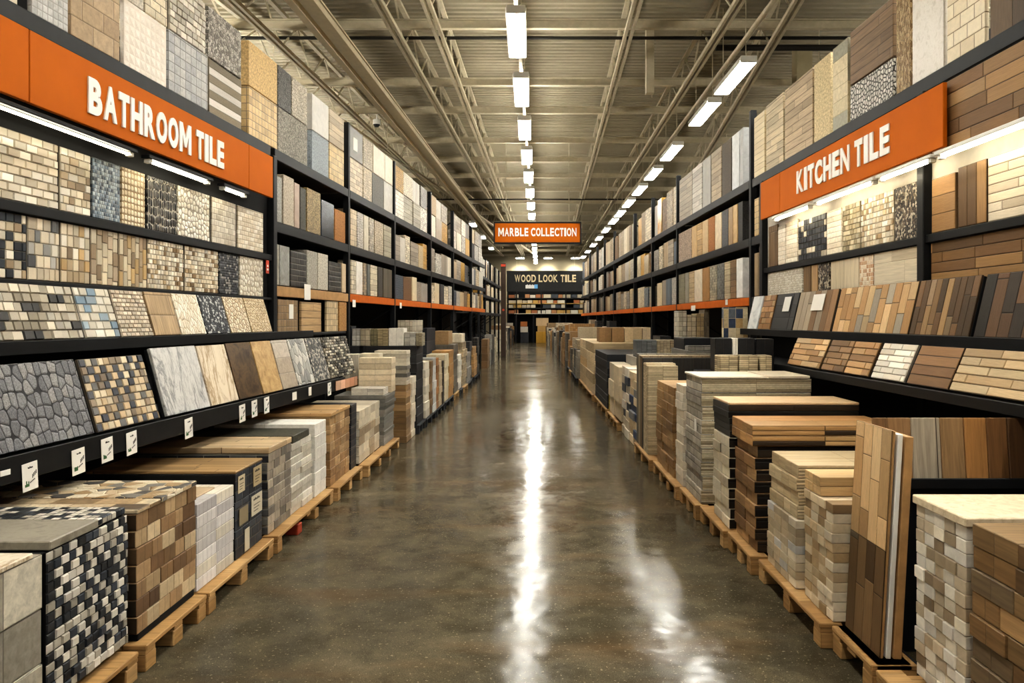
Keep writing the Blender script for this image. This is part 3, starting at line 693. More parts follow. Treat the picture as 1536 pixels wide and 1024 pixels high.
tl(254, 309, Z2, 4.3, dict(cw=.09, ch=.055, off=.5, pal=[(206, 196, 178), (196, 186, 168), (216, 206, 190), (180, 170, 150)], base=(150, 138, 118), relief=.022, jit=.008, wj=.25), None, 'cream cobbled stone block on the upper row over the grey grid')
tl(312, 362, Z2, 4.3, pebble('grey_crushed_rock', 36, [(176, 168, 156), (150, 142, 130), (196, 188, 176), (120, 114, 104)], (80, 76, 70), 1, .08), None, 'grey crushed rock tile on the upper row over the striped panel')
tl(373, 416, Z1, 3.86, 'grid', (204, 170, 112), 'golden square grid tile panel, lower of a pair beside the gap')
tl(373, 416, Z2, 4.3, 'rough', (206, 170, 110), 'golden rough tile panel, upper of a pair beside the gap')
tl(417, 461, Z1, 3.86, 'gravel', (168, 160, 144), 'grey and tan gravel tile beside the golden grid panel')
tl(417, 437, Z2, 4.3, 'gravel', (120, 118, 114), 'dark grey gravel tile on the upper row beside the golden rough panel')
tl(438, 461, Z2, 4.3, 'peb', (200, 188, 166), 'pale pebble tile on the upper row beside dark grey gravel')
r0 = 'in the first bathroom side rack bay'
tl(468, 493, Z1, 3.86, 'rough', (150, 158, 164), 'blue grey stone tile on the top shelf ' + r0)
tl(494, 516, Z1, 3.86, 'grid', (204, 172, 112), 'golden grid tile on the top shelf beside blue grey stone')
tl(468, 493, Z2, 4.3, 'plain', (192, 186, 176), 'pale grey tile stacked above the blue grey stone')
tl(494, 516, Z2, 4.3, 'plank', (190, 170, 138), 'tan tile stacked above the golden grid, top shelf')
for (a, b, k, c, h, l) in ((412, 423, 'rough', (160, 158, 150), 3.12, 'grey speckled'), (425, 441, 'rough', (184, 170, 150), 3.17, 'beige speckled'), (441.5, 449.5, 'plain', (170, 146, 128), 3.14, 'narrow pinkish'),
                           (450.5, 459, 'rough', (86, 84, 76), 3.12, 'narrow dark grey'), (460.5, 481, 'gravel', (192, 164, 110), 3.15, 'golden gravel'), (482, 501, 'marb', (46, 54, 64), 3.09, 'black blue marbled'),
                           (502, 518, 'rough', (170, 112, 52), 3.05, 'amber brown')):
    tl(a, b, LZ[1], h, k, c, l + ' stone slab on the middle shelf ' + r0, D=.25)
for (a, b, k, c, h, l) in ((412, 419, 'marb', (176, 170, 158), 2.40, 'pale veined'), (420, 434.5, 'marb', (160, 160, 156), 2.40, 'grey marbled'), (436, 460, 'brick', (62, 60, 58), 2.37, 'first black brick'), (460.5, 476, 'rough', (166, 160, 148), 2.42, 'grey rough'),
                           (477, 492, 'rough', (192, 184, 168), 2.42, 'pale grey rough'), (493, 512, 'brick', (64, 62, 60), 2.35, 'second black brick'), (513, 519, 'plain', (202, 178, 146), 2.36, 'narrow beige')):
    tl(a, b, LZ[2] + .005, h, k, c, l + ' tile stack on the lower shelf ' + r0, D=.25)
r1 = 'second bathroom side rack bay'
for (a, b, k, c, l) in ((525, 544, 'brick', (206, 186, 156), 'beige brick'), (545, 558, 'peb', (212, 192, 160), 'cream pebble'), (558.5, 575, 'rough', (110, 106, 100), 'dark grey rough'), (576, 589, 'plain', (178, 172, 160), 'plain grey')):
    tl(a, b, Z1, 3.86, k, c, l + ' tile, lower row of the top shelf, ' + r1)
for (a, b, k, c, l) in ((525, 544, 'plain', (112, 106, 96), 'dark grey'), (545, 559, 'peb', (196, 180, 154), 'beige pebble'), (560, 577, 'plain', (206, 192, 166), 'glossy cream'), (577.5, 589, 'plain', (210, 196, 168), 'small cream')):
    o = tl(a, b, Z2, 4.3, k, c, l + ' tile, upper row of the top shelf, ' + r1)
    if l == 'dark grey':
        m = MB(); m.box(.14, .34, -.104, -.101, .12, .3); obj('paper_card', m, M_PAPER, o)
for (a, b, k, c, l) in ((526, 535, 'grid', (206, 182, 146), 'tan squares'), (536, 545, 'peb', (196, 186, 174), 'grey cream chip'), (546, 553, 'plain', (200, 188, 166), 'plain cream'), (554, 561, 'mos', (182, 168, 146), 'mixed mosaic'),
                        (562, 575, 'peb', (196, 176, 146), 'brown cream pebble'), (576, 587, 'plank', (170, 160, 136), 'olive grey plank')):
    tl(a, b, LZ[1], 3.15, k, c, l + ' tile on the middle shelf, ' + r1, D=.2)
for (a, b, k, c, l) in ((527, 534, 'brick', (214, 200, 174), 'cream brick'), (534.5, 544, 'plain', (230, 222, 212), 'plain white'), (545, 550, 'mos', (160, 136, 104), 'narrow mosaic'), (551, 555, 'plain', (96, 96, 92), 'narrow dark'),
                        (556, 566, 'plank', (206, 192, 164), 'cream plank'), (567, 574, 'rough', (72, 66, 58), 'dark rough'), (575, 588, 'vwood', (100, 90, 74), 'dark olive')):
    tl(a, b, LZ[2], 2.44, k, c, l + ' tile on the lower shelf, ' + r1, D=.2)
# kitchen side
Z1R = 3.405
def tr(*a, **k): return tl(*a, side='R', **k)
ov = 'above the KITCHEN TILE sign'
tr(1131, 1147, Z1R, 4.17, cells('cream_slats', 2, .07, 0, [(222, 202, 160), (214, 192, 150)], (150, 128, 90), .003, .45, 'woodu', .15), None, 'cream slatted tile panel at the far end ' + ov)
tr(1149, 1175, Z1R, 4.2, 'plank', (206, 186, 150), 'pale beige plank tile panel ' + ov)
tr(1177, 1219, Z1R, 4.2, 'plank', (184, 160, 126), 'wide tan plank tile panel ' + ov)
tr(1221, 1246, Z1R, 4.2, 'rough', (212, 190, 144), 'golden cream speckled tile panel ' + ov)
M_cgb = cells('cream_grey_band', 1.2, .13, 0, [(206, 188, 146), (196, 180, 140), (150, 146, 124), (210, 192, 152)], (160, 142, 104), .003)
tr(1249, 1272, Z1R, 4.2, M_cgb, None, 'cream tile panel with a grey band ' + ov)
M_bwp = pebble('white_black_pebbles', 24, [(214, 208, 198), (196, 190, 180), (226, 220, 210)], (60, 56, 50), .9, .2)
tr(1275, 1340, Z1R, 3.72, M_bwp, None, 'white pebble tile on black, below the brown plank panel')
tr(1275, 1340, 3.735, 4.22, 'plank', (132, 104, 74), 'brown plank tile panel stacked over white pebbles')
tr(1344, 1366, Z1R, 4.2, pebble('gold_ribbed', 40, [(190, 158, 110), (150, 118, 76), (214, 186, 138)], (80, 60, 36), 1, .06, .35, 2.2, .7), None, 'narrow golden ribbed tile panel ' + ov)
tr(1368, 1416, Z1R, 4.2, stone('pearl_gloss', [(186, 176, 160), (216, 208, 196), (200, 190, 176)], 16, .3), None, 'glossy pearl tile panel ' + ov)
tr(1420, 1478, Z1R, 4.2, cells('cream_wide_brick', .16, .1, .5, [(222, 204, 170), (214, 194, 158), (228, 212, 180)], (120, 96, 62), .004, .35, 'stone', .12), None, 'cream wide brick tile panel ' + ov)
tr(1482, 1640, Z1R, 4.2, dict(cw=.2, ch=.5, pal=[(96, 76, 56), (66, 54, 44), (116, 92, 66), (80, 66, 52)], base=(40, 30, 22), relief=.004, jit=.001, mat=P_WOODV, vert=True, rag=1), None, 'dark brown plank tile panel at the near end ' + ov)
rack_bay('R', 9.3, 9.83, (2.665, 1.90), 'narrow black rack bay between the kitchen display and the tall racks', False, 3.2)
tr(1131.5, 1138, RZ[1], 3.14, 'grid', (206, 174, 120), 'tan grid tile half behind the kitchen sign')
tr(1138.5, 1145, RZ[1], 3.15, 'rough', (66, 64, 64), 'dark grey rough tile half behind the kitchen sign')
tr(1131.5, 1138, RZ[2], 2.45, 'vwood', (170, 144, 108), 'tan board tile by the brown strip sample, lower shelf')
tr(1138.5, 1145, RZ[2], 2.52, 'plank', (84, 76, 68), 'dark grey plank tile by the brown strip sample, lower shelf')
k0 = 'first kitchen side rack bay'
for (a, b, k, c, l) in ((1019, 1038, 'plank', (184, 170, 150), 'beige plank'), (1038.5, 1053, 'plank', (206, 198, 186), 'pale grey plank'), (1054, 1066, 'plain', (150, 144, 132), 'plain grey'), (1067, 1082, 'plank', (178, 158, 128), 'tan plank'),
                        (1083, 1097, 'rough', (92, 80, 66), 'dark brown rough'), (1098, 1109, 'plain', (206, 208, 208), 'silver'), (1110, 1115, 'plain', (170, 170, 168), 'narrow grey')):
    tr(a, b, RZ[0], 4.18, k, c, l + ' tile on the top shelf, ' + k0)
for (a, b, k, c, l) in ((1018, 1037, 'gravel', (200, 170, 144), 'pink white gravel'), (1037.5, 1045, 'plain', (204, 166, 110), 'golden'), (1045.5, 1053, 'plank', (196, 158, 104), 'honey plank'), (1053.5, 1062, 'plain', (202, 170, 122), 'pale honey'), (1062.5, 1072, 'rough', (170, 106, 48), 'amber orange'),
                        (1072.5, 1082, 'plain', (214, 194, 160), 'cream'), (1083, 1092, 'rough', (96, 96, 96), 'dark grey'), (1092.5, 1099, 'plain', (160, 128, 88), 'brown'), (1099.5, 1106, 'plain', (202, 164, 106), 'narrow golden'), (1107, 1114, 'rough', (60, 58, 56), 'black rough')):
    tr(a, b, RZ[1], 3.2, k, c, l + ' tile on the middle shelf, ' + k0, D=.2)
for (a, b, k, c, l) in ((1018, 1027, 'grid', (134, 128, 104), 'olive grid'), (1027.5, 1033, 'plain', (150, 144, 130), 'narrow grey'), (1033.5, 1041, 'plank', (190, 164, 124), 'tan plank'), (1041.5, 1053, 'plain', (222, 206, 182), 'cream'), (1053.5, 1064, 'plain', (170, 122, 66), 'amber'), (1064.5, 1075, 'mos', (176, 164, 138), 'cream grey mosaic'),
                        (1075.5, 1086, 'mos', (110, 110, 106), 'dark grey mosaic'), (1086.5, 1095, 'plank', (190, 172, 138), 'beige plank'), (1095.5, 1104, 'plank', (140, 108, 72), 'brown plank'), (1104.5, 1114, 'plain', (236, 234, 230), 'white')):
    tr(a, b, RZ[2], 2.44, k, c, l + ' tile on the lower shelf, ' + k0, D=.2)

RP = [(206, 186, 152), (190, 168, 132), (222, 206, 176), (176, 150, 114), (160, 146, 128), (196, 188, 176), (150, 142, 132), (214, 196, 160), (132, 104, 74), (170, 160, 140), (226, 214, 194)]
RARE = [(62, 60, 60), (104, 116, 128), (196, 148, 64), (120, 84, 52), (60, 70, 84)]
def fill(side, t0, t1, z, zt, seed, where, wmin, wmax, two=False, shelf=''):
    r = random.Random(seed); t = t0 + .12; i = 0; prev = None
    rows = ((z, z + .47, 'lower row '), (z + .475, zt, 'upper row ')) if two else ((z, zt, ''),)
    while t < t1 - wmin - .02:
        w = min(r.uniform(wmin, wmax), t1 - .03 - t)
        for za, zb, rw in rows:
            c = r.choice(RARE) if r.random() < .2 else r.choice(RP)
            k = r.choice(('plain', 'plain', 'rough', 'plank', 'grid', 'brick', 'vwood', 'peb', 'mos', 'marb'))
            zb2 = zb - (0 if two else r.choice((0, 0, .03, .07)))
            tile(side, None, None, za, zb2, k, c, '%s %s tile, %s along the %s%s shelf, %s' % (cname(c), KINDS[k][1], od(i), rw, shelf, where), t, t + w - .012, .1 if two else .2, -.03 - r.random() * .03)
        t += w; i += 1
for b in range(2, 6):
    wh = '%s bathroom side bay' % od(b)
    fill('L', LT[b], LT[b + 1], LZ[0], 4.28, 10 + b, wh, .6, .8, True, 'top')
    fill('L', LT[b], LT[b + 1], LZ[1], 3.15, 30 + b, wh, .4, .75, False, 'middle')
    fill('L', LT[b], LT[b + 1], LZ[2], 2.42, 50 + b, wh, .4, .7, False, 'lower')
for b in range(1, 8):
    wh = '%s kitchen side bay' % od(b)
    fill('R', RT[b], RT[b + 1], RZ[0], 4.16, 70 + b, wh, .4, .6 if b < 3 else .7, False, 'top')
    fill('R', RT[b], RT[b + 1], RZ[1], 3.18, 90 + b, wh, .4, .6 if b < 3 else .7, False, 'middle')
    fill('R', RT[b], RT[b + 1], RZ[2], 2.42, 110 + b, wh, .4, .6 if b < 3 else .7, False, 'lower')
for b in range(5):
    wh = '%s low distant bay' % od(b)
    for z, zt, s, sh in ((3.2, 3.9, 130, 'top'), (2.55, 3.0, 140, 'middle'), (1.9, 2.35, 150, 'lower')): fill('M', 26.3 + b * 2.3, 28.6 + b * 2.3, z, zt, s + b, wh, .65, .9, False, sh)

# ------------------------------------------------------------------ pallets and floor stacks
M_PAL = cells('pallet_pine', 3, .3, 0, [(178, 136, 82), (190, 150, 96), (168, 126, 74)], (120, 90, 52), .002, .6, 'woodu', .35)
M_PALD = plain('dark_pallet_block', (40, 42, 46), .7, 0, .2); M_PALR = plain('red_pallet_block', (170, 62, 34), .6, 0, .15)
def clip(side, Xf, t0, t1, dep):
    if t0 > 37.5: return dep
    sd = 'M' if (side == 'L' and t0 > 25.2) else side
    X0, m_, o = SIDES[sd]; a = min(o * (Xf - (X0 + m_ * t)) for t in (t0, t1))
    return min(dep, a - .085)
def wood_pallet(side, Xf, t0, t1, label, dep=1.05, nblk=3, dark=False, red=False):
    o = SIDES[side][2]; s = -o; dep = clip(side, Xf, t0, t1, dep)
    root = empty('wood_pallet', loc(Xf, t0, 0)); L = t1 - t0
    m = MB()
    for k in range(5):
        x = s * (k * (dep - .11) / 4); m.box(x, x + s * .11, 0, L, .1, .124, .004)
    for k in range(3):
        y = k * (L - .09) / 2; m.box(s * .003, s * (dep - .003), y, y + .09, .078, .0995, .003)
    obj('deck', m, M_PALD if dark else M_PAL, root)
    for i in range(nblk):
        y = i * (L - .1) / (nblk - 1)
        for j in range(2):
            x = s * (.004 + j * (dep - .15)); m = MB(); m.box(x, x + s * .1, y, y + .1, 0, .0775, .005)
            obj('block', m, M_PALR if (red and i == 1) else (M_PALD if dark else M_PAL), root)
    return tag(root, label, 'pallet')
LBL = 'bathroom side pallet under the '
for Xf, a, b, l, kw in ((-1.745, 2.05, 3.42, 'black and white mosaic block', {}), (-1.74, 3.48, 4.13, 'checkered brown stack', {}), (-1.735, 4.15, 5.2, 'white and slate box stacks', {}), (-1.72, 5.24, 6.72, 'grey brown brick and white stacks', dict(nblk=4, red=True)),
                        (-1.69, 6.76, 7.76, 'brown and dark box stacks', {}), (-1.64, 7.8, 9.65, 'cream brick stack', dict(nblk=4))):
    wood_pallet('L', Xf, a, b, 'pine ' + LBL + l, **kw)
LBL = 'kitchen side pallet under the '
for Xf, a, b, l, kw in ((1.46, 2.3, 3.24, 'large brown plank stack', {}), (1.46, 3.28, 3.71, 'leaning plank boards', dict(nblk=2, dark=False)), (1.41, 3.73, 4.74, 'small brick and cream plank stacks', {}), (1.38, 4.8, 5.36, 'dark edged brown stack', dict(nblk=3)),
                        (1.35, 5.37, 6.1, 'black topped cream stack', {}), (1.32, 6.12, 6.785, 'tall grey cream stack', {}), (1.29, 6.8, 8.07, 'narrow brown stack', dict(nblk=4)), (1.26, 8.1, 9.3, 'upright sheet crate', {})):
    wood_pallet('R', Xf, a, b, 'pine ' + LBL + l, dep=(.2 if 3.2 < a < 3.5 else .95) if a < 6.7 else .48, **kw)

SR = random.Random(77)
def wbox(x0, x1, y0, y1, z0, z1, mat, color, name, label, group=None, near=None, ch=.004, cat='tile box'):
    cx, cy = (x0 + x1) / 2, (y0 + y1) / 2
    m = MB(); m.box(x0 - cx, x1 - cx, y0 - cy, y1 - cy, 0, z1 - z0, ch, miy=1 if near else None)
    return tag(obj(name, m, [mat] + ([near] if near else []), None, loc(cx, cy, z0), color), label, cat, group)
def stack(side, Xf, t0, t1, z0, z1, dep, nl, nc, pal, phrase, mat=OK_BOX, near=None, noun='tile box', name='tile_box', jit=.006, wj=.15, sh=0.0, pals=None, gap=.0025, cat='tile box', lay0=0):
    """boxes in layers, each its own object; layers are counted from the top"""
    s = -SIDES[side][2]; r = random.Random(int(t0 * 1000) + nl); h = (z1 - z0) / nl; dep = clip(side, Xf, t0, t1, dep + .03) - .03; made = {}
    grp = noun + 'es of the ' + phrase if noun.endswith('x') else noun + 's of the ' + phrase
    for l in range(nl):
        zt = z1 - l * h
        w = [1 + r.uniform(-wj, wj) for _ in range(nc)]; tot = sum(w); y = t0
        lj = r.uniform(0, jit)
        for c in range(nc):
            y1 = y + (t1 - t0) * w[c] / tot
            col = r.choice(pals(l) if pals else pal); k = r.uniform(.9, 1.08); col = tuple(min(255, v * k) for v in col)
            xf = Xf + s * (lj + r.uniform(0, jit))
            lab = '%s %s, %s layer down%s, %s' % (cname(col), noun, od(l + lay0), (', %s along' % od(c)) if nc > 1 else '', phrase)
            made[(l, c)] = wbox(xf, xf + s * dep, y + gap / 2, y1 - gap / 2, zt - h + gap, zt, mat, col, name, lab, grp, near, .003 if h > .06 else .002, cat)
            y = y1
    return made
PT = .126
# bathroom side
stack('L', -1.80, 2.05, 2.84, PT, .735, .95, 3, 2, [(150, 142, 128), (164, 156, 142), (178, 168, 150), (140, 134, 124)], 'mixed stone slab stack', cells('patched_stone', .31, .2, .4, [(150, 142, 128), (176, 168, 150), (128, 122, 112), (216, 206, 186), (164, 154, 136)], (96, 88, 76), .003, .4, 'stone', .35), noun='stone block', name='stone_block', cat='stone block')
wbox(-2.75, -1.8, 2.05, 2.78, .737, .757, M_mar2, None, 'marble_slab', 'pale marble slab lying on the mixed stone slab stack', cat='slab')
def bw_chk(i, j, r): return r.choice(BW[:2] + [BW[4]]) if ((i + j) % 2) == (r.random() < .85) else r.choice([BW[2], BW[3], BW[5]])
m = MB(); m.box(-.95, -.018, 0, .575, 0, .575, .004)
blk_root = obj('mosaic_block', m, M_BLACK, None, loc(-1.80, 2.86, PT + .03))
obj('mosaic_face', pieces(.575, .575, .01, .05, .038, 0, BW, .003, .006, (30, 30, 32), 3, .012, .12, 0, bw_chk), P_GLAZE, blk_root, Matrix(((0, -1, 0, -.017), (1, 0, 0, 0), (0, 0, 1, 0), (0, 0, 0, 1))))
obj('mosaic_end', pieces(.93, .575, .006, .036, .036, 0, BW, .003, .004, (30, 30, 32), 4, .008, .2, 0, bw_rule), P_GLAZE, blk_root, loc(-.95, -.001, 0))
tag(blk_root, 'black and white mosaic tile block standing on the pallet', 'mosaic block')
wbox(-2.72, -1.80, 2.875, 3.2, .735, .77, stone('grey_slab_top', [(120, 112, 98), (150, 142, 126), (134, 126, 110)], 14, .4), None, 'stone_slab', 'dark grey stone slab lying on the black and white mosaic block', cat='slab')
wbox(-2.72, -1.81, 3.205, 3.43, .735, .765, cells('mos_sheet', .036, .036, 0, BW, (60, 58, 54), .003), None, 'mosaic_sheet', 'pale mosaic sheet lying beside the grey slab on the block', cat='mosaic sheet')
wbox(-2.72, -1.81, 2.05, 3.44, PT + .001, PT + .028, M_DARK, None, 'plinth_board', 'black plinth board under the mosaic block', cat='board') if False else None
BRS = [(150, 116, 80), (176, 144, 104), (120, 90, 62), (196, 166, 124), (138, 106, 72), (98, 74, 54), (206, 182, 144), (164, 130, 92)]
M_nb = cells('brown_near_tiles', .16, .078, .5, [(70, 56, 42), (92, 72, 52), (60, 50, 40), (110, 86, 60)], (150, 128, 98), .003, .45)
stack('L', -1.79, 3.5, 4.12, PT + .035, .712, .95, 7, 5, BRS, 'checkered brown stack', OK_BOX, M_nb, wj=.3, noun='tile brick', name='tile_brick')
wbox(-2.74, -1.80, 3.52, 4.11, PT, PT + .034, M_DARK, None, 'base_board', 'black base board under the checkered brown stack', cat='board')
M_sl = cells('patch_stone_sheet', .2, .12, .4, [(206, 180, 142), (186, 154, 112), (150, 122, 88), (110, 92, 72), (222, 202, 168)], (140, 116, 84), .003, .4, 'stone', .45)
M_sl2 = pebble('patch_pebble_sheet', 14, [(222, 204, 170), (206, 180, 142), (130, 124, 116), (90, 86, 82), (176, 142, 98), (230, 214, 184)], (210, 188, 150), 1, .03, .4)
wbox(-2.74, -1.79, 3.5, 3.72, .713, .735, M_sl, None, 'stone_sheet', 'tan veined stone sheet on top of the checkered brown stack, nearer one', cat='sheet')
wbox(-2.74, -1.79, 3.725, 4.12, .713, .74, M_sl2, None, 'stone_sheet', 'cream and slate patterned sheet on top of the checkered brown stack', cat='sheet')
M_wn = cells('white_box_seams', .055, 2, 0, None, (150, 144, 140), .0015, .5, 'stone', .1, .06)
stack('L', -1.80, 4.15, 4.67, PT, .60, .7, 7, 2, [(214, 208, 204), (206, 200, 198), (224, 214, 196), (216, 210, 206)], 'white carton stack', M_wn, noun='carton box', name='carton_box', wj=.02, jit=.003)
wbox(-2.35, -1.87, 4.3, 4.55, .601, .612, OK_PLAIN, (206, 178, 140), 'loose_sheet', 'loose tan sheet lying on the white carton stack', cat='sheet')
SLT = [(62, 66, 74), (54, 58, 66), (70, 74, 82)]
SLB = stack('L', -1.80, 4.69, 5.16, PT, .655, .95, 3, 2, SLT, 'dark slate box stack', OK_BRICK, M_DARK, noun='slate box', name='slate_box', wj=.03, jit=.003)
wbox(-2.72, -1.80, 4.69, 5.16, .657, .674, OK_PLANK, (176, 140, 92), 'wood_board', 'tan wooden lid board over the dark slate boxes', cat='board')
def slab_label(y0, y1, z0, z1, col, label, lines=True, on=(0, 0)):
    par = SLB[on]; q = par.location
    m = MB(); m.box(0, .003, 0, y1 - y0, 0, z1 - z0, .0005); root = obj('box_label', m, plain('label_' + cname(col).replace(' ', '_'), col, .6, 0, .04), par, loc(-1.7985 - q.x, y0 - q.y, z0 - q.z))
    if lines:
        m = MB(); H = z1 - z0; W = y1 - y0
        for k in range(5): m.box(.0035, .0042, W * .18 + k * W * .12, W * .26 + k * W * .12, H * .74, H * .82 + (k % 2) * H * .04)
        for k in range(3): m.box(.0035, .0042, W * .2, W * (.6 + .1 * k), H * (.2 + .15 * k), H * (.23 + .15 * k))
        obj('dark_print', m, M_INK, root)
    root['label'] = label; return root
slab_label(4.72, 4.83, .53, .635, (206, 188, 154), 'beige printed label')
slab_label(4.98, 5.13, .515, .64, (190, 168, 128), 'tan printed label', on=(0, 1))
slab_label(4.74, 4.885, .325, .43, (150, 134, 104), 'olive label patch', False, (1, 0)); slab_label(4.945, 5.14, .33, .46, (208, 196, 170), 'large cream label sheet', on=(1, 1))
slab_label(4.83, 4.91, .14, .28, (210, 206, 198), 'white strap label', False, (2, 0))
M_gn = cells('grey_near_strips', .18, .05, 0, [(70, 70, 72), (96, 96, 96), (56, 56, 60), (120, 118, 112)], (150, 146, 138), .003)
stack('L', -1.79, 5.26, 5.76, PT, .68, .95, 9, 4, [(150, 138, 122), (166, 152, 134), (134, 124, 112), (120, 112, 102), (176, 162, 142)], 'grey brown brick stack', OK_BOX, M_gn, noun='tile brick', name='tile_brick', wj=.2)
wbox(-2.68, -1.79, 5.26, 5.76, .682, .725, OK_PLANK, (200, 172, 132), 'wood_board', 'pale wooden lid board over the grey brown brick stack', cat='board')
stack('L', -1.78, 5.78, 6.33, PT, .66, .9, 10, 2, [(206, 200, 186), (216, 208, 192), (190, 182, 164), (222, 216, 204)], 'white rough brick stack', OK_BOX, noun='tile brick', name='tile_brick', jit=.02)
wbox(-2.65, -1.80, 5.82, 6.25, .662, .72, stone('green_black_stone', [(44, 44, 38), (70, 68, 56), (96, 92, 76)], 30, .5), None, 'stone_slab', 'dark green black rough slab on the white rough brick stack', cat='slab')
stack('L', -1.78, 6.36, 6.71, PT, .735, .9, 6, 1, [(222, 218, 208), (228, 222, 212)], 'plain white box column', OK_BOX, jit=.004)
stack('L', -1.76, 6.78, 7.5, PT, .74, .95, 8, 4, [(166, 128, 84), (182, 146, 100), (150, 114, 74), (196, 160, 114)], 'tan wood brick stack', OK_WBOX, noun='wood brick', name='wood_brick', wj=.2)
wbox(-2.57, -1.76, 6.78, 7.5, .742, .775, OK_PLANK, (190, 150, 98), 'wood_board', 'tan lid board over the tan wood brick stack', cat='board')
stack('L', -1.75, 7.53, 7.76, PT, .765, .6, 3, 1, [(52, 56, 64), (46, 48, 54)], 'narrow dark box column', OK_BRICK)
M_cn = cells('cream_near_tiles', .14, .075, 0, [(206, 196, 176), (214, 204, 184), (196, 186, 166)], (110, 100, 84), .003)
stack('L', -1.74, 7.84, 8.9, PT, .67, .95, 6, 4, [(210, 196, 170), (218, 204, 178), (200, 184, 158), (170, 148, 118)], 'cream brick stack', OK_BOX, M_cn, noun='tile brick', name='tile_brick')
stack('L', -1.68, 8.98, 9.62, PT, .715, .6, 14, 1, [(130, 126, 118), (146, 140, 130), (110, 108, 102)], 'grey thin sheet stack', OK_BOX, noun='stone sheet', name='stone_sheet', jit=.02, cat='sheet')
stack('L', -1.85, 9.0, 9.3, .72, .9, .5, 3, 1, [(160, 130, 92), (176, 146, 104)], 'brown bundle on the grey sheets', OK_WBOX, noun='wood bundle', name='wood_bundle') if False else None

def rbox(side, pa, pb, rt, rb, t, dt, color, label, mat=OK_BOX, name='tile_box', cat='tile box', near=None, nl=1, np=1, base=None, group=None, sub=None):
    """box whose near face stands at depth t; np boxes side by side"""
    X0, X1 = (pa - VX) * t / F, (pb - VX) * t / F; z1 = EYE + (HY - rt) * t / F; z0 = EYE + (HY - rb) * t / F if base is None else base
    return wbox(min(X0, X1), max(X0, X1), t, t + dt, z0, z1, mat, color, name, label, group, near, .005, cat)
CARDB = (176, 146, 104)
# things standing on and behind the nearer bathroom side stacks
stack('L', -1.86, 9.66, 9.95, 0.0, .86, .45, 8, 1, [(150, 122, 84), (166, 136, 96)], 'brown bundles behind cream bricks', OK_WBOX, noun='wood bundle', name='wood_bundle')
wbox(-2.14, -1.9, 9.66, 9.9, .862, 1.18, OK_PLAIN, (224, 210, 184), 'tile_pack', 'cream panel pack standing on the brown bundle column', cat='tile pack')
wbox(-2.36, -2.16, 9.66, 9.9, .862, 1.17, OK_VWOOD, (228, 216, 192), 'tile_pack', 'white grooved panel pack standing on the brown bundle column', cat='tile pack')
wbox(-2.1, -1.72, 9.0, 9.3, .718, .8, OK_LINES, (222, 212, 196), 'tile_sheets', 'white sheet bundle lying on the grey thin sheets', cat='tile pack')
stack('L', -1.68, 9.33, 9.62, .718, 1.14, .4, 6, 1, [(222, 204, 172), (212, 192, 160)], 'cream brick pile on grey sheets', OK_BOX, noun='tile brick', name='tile_brick')
stack('L', -1.6, 9.98, 10.35, PT - .126, .75, .7, 9, 1, [(150, 118, 78), (166, 132, 90), (138, 108, 70)], 'brown plank pack column', OK_WBOX, noun='plank pack', name='plank_pack', jit=.012)
stack('L', -1.6, 10.0, 10.3, .752, 1.2, .42, 9, 1, [(206, 196, 174), (186, 176, 156), (120, 116, 108)], 'layered cream pile on brown planks', OK_BOX, noun='tile pack', name='tile_pack', jit=.012)
stack('L', -1.58, 10.38, 10.72, 0.0, .83, .6, 9, 1, [(220, 208, 186), (208, 194, 170)], 'rough white tile column', OK_BOX, noun='tile pack', name='tile_pack', jit=.02)
stack('L', -1.58, 10.75, 11.4, PT, 1.235, .95, 9, 1, [(44, 44, 46), (54, 54, 56), (38, 38, 40)], 'tall black sheet stack', OK_BOX, OK_LINES, noun='black sheet pack', name='sheet_pack', jit=.01)
wbox(-2.74, -2.395, 10.76, 11.1, 0, 1.235, OK_BOX, (48, 48, 50), 'tile_pack', 'dark pile inside the rack behind the tall black sheet stack')
q = 10.78
for a, b, rt, rb, c, l, mt in ((512, 527, 489, 518, (40, 42, 46), 'black drawer box', OK_BOX), (528, 540, 493, 518, (196, 190, 180), 'light grey box', OK_GRID), (540.5, 555, 493, 518, (186, 172, 146), 'beige gridded box', OK_GRID), (555.5, 565.5, 493, 518, (134, 124, 92), 'olive sheet bundle', OK_LINES),
                              (566, 582, 493, 518, (170, 152, 114), 'cream and olive bundle', OK_LINES), (583, 605.5, 492, 518, (222, 216, 204), 'white square box', OK_BOX), (606.5, 623, 498, 518, (196, 190, 178), 'pale grey bundle', OK_LINES), (623.5, 633, 499, 518, (150, 138, 112), 'taupe bundle', OK_LINES)):
    rbox('L', a, b, rt, None, q, .3, c, l + ' in the row on the tall black sheet stack', mt, base=1.237)
wid = [(-1.55, 11.45, 11.9, .97, (220, 208, 186), 'rough white'), (-1.54, 11.92, 12.2, .96, (140, 108, 70), 'brown'), (-1.53, 12.22, 12.6, .99, (196, 196, 192), 'white blue'), (-1.53, 12.62, 12.95, .97, (170, 112, 56), 'amber brown'),
       (-1.52, 12.97, 13.4, .9, (206, 184, 148), 'tan'), (-1.52, 13.42, 13.7, .88, (60, 50, 40), 'dark brown'), (-1.51, 13.72, 14.4, .98, (222, 206, 172), 'pale cream'), (-1.5, 14.42, 15.2, 1.02, (190, 140, 80), 'honey')]
for X, a, b, z, c, l in wid: stack('L', X, a, b, PT, z, .33, 7, 1, [c, tuple(v * .9 for v in c)], l + ' column past tall black stack', OK_BOX, noun='tile pack', name='tile_pack', jit=.015)
stack('L', -2.06, 11.45, 12.3, 0, 1.02, .35, 3, 1, [(200, 186, 156)], 'cream pile behind rough white column', noun='tile pack', name='tile_pack')
rbox('L', 606, 622, 514, 538, 11.47, .5, (214, 200, 168), 'cream gridded box over the rough white column', OK_GRID, base=.973)
